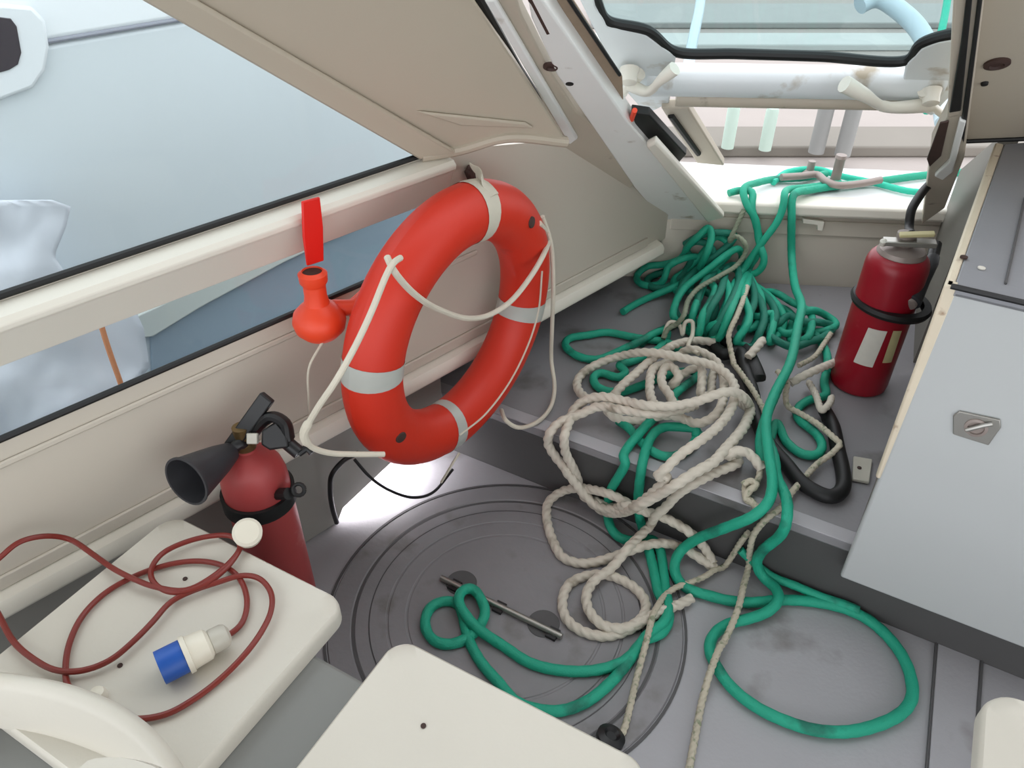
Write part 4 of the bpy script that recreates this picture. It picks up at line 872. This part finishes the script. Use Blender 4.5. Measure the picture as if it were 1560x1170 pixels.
# ================================================================= OUTSIDE: foredeck, quay, neighbour boat
mb = MB(); d0, d1 = pz(1030, 242, SILL_Z), pz(1445, 266, SILL_Z)
e0, e1_ = BK0 + BKD * 0.02 - NB * 0.04, BK0 + BKD * 1.1 - NB * 0.04
mb.prism([V((e0.x, e0.y, SILL_Z - 0.002)), V((e1_.x, e1_.y, SILL_Z - 0.002)), V((d1.x + 0.3, d1.y, SILL_Z - 0.002)), V((d0.x - 0.1, d0.y, SILL_Z - 0.002))], V((0, 0, -0.06)))
o = tag(mb.build('foredeck', M['deck'], bevel=0.01), 'bright white foredeck outside the hatch', 'deck'); o['kind'] = 'structure'
cl = thing('deck_cleat', 'grey metal cleat on the white foredeck', 'cleat', pz(1268, 284, SILL_Z))
zq = SILL_Z
mb = MB(); mb.tube(smooth_path([pz(1190, 270, zq + 0.03), pz(1222, 268, zq + 0.03), pz(1244, 266, zq + 0.03), pz(1258, 276, zq + 0.03), pz(1275, 282, zq + 0.03), pz(1310, 280, zq + 0.03), pz(1342, 274, zq + 0.035)], 0.01), 0.011, 12); mb.build('horn', M['greymetal'], cl)
mb = MB(); Pp = pz(1270, 283, zq); mb.lathe(Pp, Z, [(0.02, 0), (0.018, 0.01), (0.015, 0.03), (0.015, 0.085), (0.018, 0.09), (0.016, 0.10)], 18); mb.build('post', M['greymetal'], cl)
mb = MB(); Pp = pz(1232, 268, zq); mb.lathe(Pp, Z, [(0.024, 0), (0.022, 0.01), (0.012, 0.02), (0.012, 0.05)], 18); mb.build('foot', M['greymetal'], cl)

mb = MB(); mb.prism([V((-1.0, 3.15, -0.05)), V((6.5, 3.15, -0.05)), V((9.0, 16.0, -0.05)), V((-2.0, 16.0, -0.05))], V((0, 0, -0.6)))
o = mb.build('quay', M['quay']); tag(o, 'pinkish concrete quay beyond the foredeck', 'quay', None, 'structure')
zq2 = -0.05
def quaybar(y0, y1, h, m, name, lab, cat):
    a, b = pz(900, y1, zq2), pz(1600, y1, zq2); c, d = pz(1600, y0, zq2), pz(900, y0, zq2)
    mb = MB(); mb.prism([a, b, c, d], V((0, 0, h))); tag(mb.build(name, m, bevel=0.01), lab, cat)
quaybar(208, 240, 0.06, M['quayedge'], 'quay_edge', 'grey-beige quay edge beam just past the foredeck', 'kerb')
quaybar(60, 78, 0.05, M['quaypale'], 'concrete_kerb', 'pale concrete kerb across the quay, seen through the hatch pane', 'kerb')
quaybar(14, 44, 0.05, M['post'], 'concrete_kerb', 'wide grey kerb farther back on the quay at the top of the hatch pane', 'kerb')
for x, y, lab in ((1243, 232, 'left of the two grey posts on the quay edge'), (1283, 236, 'right of the two grey posts on the quay edge')):
    P = pz(x, y, zq2 + 0.06); mb = MB(); mb.lathe(P, Z, [(0.04, 0), (0.04, 0.30), (0.038, 0.32), (0.03, 0.33)], 18)
    tag(mb.build('quay_post', M['post']), lab, 'post', 'grey quay posts')
for x, y, lab in ((1108, 225, 'left of the two pale green bollards on the quay'), (1165, 228, 'right of the two pale green bollards on the quay')):
    P = pz(x, y, zq2 + 0.06); mb = MB(); mb.lathe(P, Z, [(0.032, 0), (0.032, 0.2), (0.028, 0.215), (0.015, 0.22)], 18)
    tag(mb.build('bollard', mat('pale_green_paint', (196, 216, 204), 0.6, 0.06, 6)), lab, 'bollard', 'pale green bollards')
# pale blue bent pipe and teal line outside, seen through the pane
mb = MB(); g = [pd(1310, 8, 2.75), pd(1335, -6, 2.75), pd(1365, 12, 2.72), pd(1395, 38, 2.68), pd(1418, 80, 2.62), pd(1432, 130, 2.56), pd(1440, 185, 2.50)]
mb.tube(relax(smooth_path(g, 0.02), 4), 0.032, 16); tag(mb.build('bow_rail', M['bluewhite']), 'pale blue bent rail pipe outside the hatch pane', 'rail')
mb = MB(); g = [pd(1452, -60, 2.9), pd(1440, 20, 2.75), pd(1425, 90, 2.6), pd(1412, 170, 2.5)]
mb.tube(smooth_path(g, 0.02), 0.013, 10); tag(mb.build('deck_line', M['tealbright']), 'bright teal line rising outside the right of the hatch pane', 'rope')
mb = MB(); g = [pd(1072, -40, 3.4), pd(1066, 10, 3.2), pd(1060, 40, 3.0), pd(1052, 80, 2.8), pd(1046, 120, 2.7)]
mb.tube(smooth_path(g, 0.02), 0.02, 10); tag(mb.build('deck_line', M['bluewhite']), 'pale thick line slanting outside the left of the hatch pane', 'rope')

# water between the boats
mb = MB(); mb.prism([V((-8, -6, -0.9)), V((8, -6, -0.9)), V((8, 3.1, -0.9)), V((-8, 8.0, -0.9))], V((0, 0, -0.05)))
o = mb.build('harbour_water', M['water']); tag(o, 'grey harbour water between the boats', 'water', None, 'stuff')

NC = -2.40
nbt = thing('neighbour_boat', 'white neighbouring motorboat seen through the port windows', 'boat', wl(0.5, -0.9, NC - 0.4))
mb = MB()
prof = [(-0.02, -0.9), (0.0, -0.35), (0.0, 0.935), (-0.012, 0.945), (-0.9, 0.945), (-0.9, -0.9)]
mb.prism([wl(-2.6, z, NC + n) for n, z in prof], AX * 4.95); mb.build('hull', M['boathull'], nbt, bevel=0.006)
mb = MB()
prof = [(-0.012, 0.945), (-0.004, 0.952), (0.004, 0.96), (-0.05, 1.55), (-0.20, 2.2), (-0.9, 2.3), (-0.9, 0.945)]
mb.prism([wl(-2.6, z, NC + n) for n, z in prof], AX * 4.95); mb.build('cabin_side', M['boattop'], nbt, bevel=0.006)
mb = MB(); mb.tube([wl(-2.6, 0.950, NC + 0.002), wl(2.35, 0.950, NC + 0.002)], 0.006, 8); mb.build('groove_line', mat('groove_grey', (150, 152, 164), 0.6, 0.05, 6), nbt)
# porthole
def nprism(pts, off, d, m, name, root, bev=0.006):
    mb = MB(); mb.prism([pl(x, y, NC + off) for x, y in pts], NL * d); return mb.build(name, m, root, bevel=bev, seg=3)
pf = nprism([(-120, 10), (0, 4), (45, 8), (66, 30), (72, 70), (66, 105), (48, 132), (0, 150), (-120, 170)], 0.0, 0.02, M['boattop'], 'porthole_frame', nbt, 0.010)
nprism([(-120, 30), (0, 26), (16, 28), (25, 40), (32, 80), (27, 98), (14, 106), (0, 110), (-120, 128)], 0.02, 0.004, M['tintglass'], 'porthole_pane', pf, 0.002)
# lower hull's shade painted as a panel, and rubbing strake, behind the lower window
nprism([(227, 507), (300, 464), (420, 396), (520, 345), (700, 260), (900, 300), (700, 480), (232, 640)], 0.0, 0.015, M['boatshade'], 'hull_shade_panel', nbt, 0.004)
nprism([(182, 486), (280, 440), (400, 376), (520, 315), (700, 225), (720, 250), (520, 352), (425, 397), (300, 464), (228, 508), (205, 512)], 0.0, 0.03, M['boatrail'], 'rubbing_strake', nbt, 0.006)
# white plastic sheet hanging on the neighbour boat
right = [(300, 60), (312, 108), (345, 100), (390, 82), (430, 110), (470, 205), (500, 219), (560, 228), (600, 190), (660, 120), (740, 60)]
rows = []
for i in range(45):
    y = 305 + (735 - 305) * i / 44
    xr = right[-1][1]
    for (ya, xa), (yb, xb_) in zip(right[:-1], right[1:]):
        if ya <= y <= yb: xr = xa + (xb_ - xa) * (y - ya) / (yb - ya)
    row = []
    for j in range(31):
        x = -160 + (xr + 160) * j / 30
        yy = y + (12 if j < 16 and i == 0 else 0)
        nn = noise.noise(V((x * 0.012, y * 0.012, 0.3))) * 0.03 + noise.noise(V((x * 0.04, y * 0.03, 4.0))) * 0.008
        row.append(pl(x, yy, -2.24 + nn))
    rows.append(row)
mb = MB(); mb.grid(rows)
tag(mb.build('plastic_sheet', M['tarp'], solid=0.004), 'crumpled white plastic sheet hanging against the neighbouring hull', 'sheet')
mb = MB(); g = [pl(150, 480, -2.15), pl(160, 515, -2.15), pl(170, 545, -2.15), pl(184, 585, -2.15), pl(200, 640, -2.15)]
mb.tube(smooth_path(g, 0.02), 0.008, 8); tag(mb.build('orange_cord', M['orangecord']), 'thin orange cord hanging in front of the white plastic sheet', 'cord')

# ================================================================= WHEELHOUSE AROUND THE CAMERA (outside the frame, shades the cabin)
mb = MB(); mb.prism([wl(-1.2, 1.98, -1.3), wl(0.0, 1.98, -1.3), V((-0.55, 0.95, 1.98)), V((2.3, 0.75, 1.98)), V((2.3, -1.3, 1.98)), V((-0.2, -1.6, 1.98))], V((0, 0, 0.05)))
struct(mb.build('ceiling_wheelhouse', M['roof']))
mb = MB()
wallquad(mb, [(-1.2, 1.75), (sTop[0], 1.75), (sTop[0] - 0.3, 1.98), (-1.2, 1.98)])
struct(mb.build('wall_left_header', M['wall']))
mb = MB(); X = 2.25
for (ya, yb, za, zb_) in ((-1.3, 1.9, 0.0, 0.95), (-1.3, 1.9, 1.7, 2.0), (-1.3, -1.0, 0.95, 1.7), (1.0, 1.9, 0.95, 1.7)):
    mb.prism([V((X, ya, za)), V((X, yb, za)), V((X, yb, zb_)), V((X, ya, zb_))], V((0.04, 0, 0)))
struct(mb.build('wall_right_side', M['wall']))
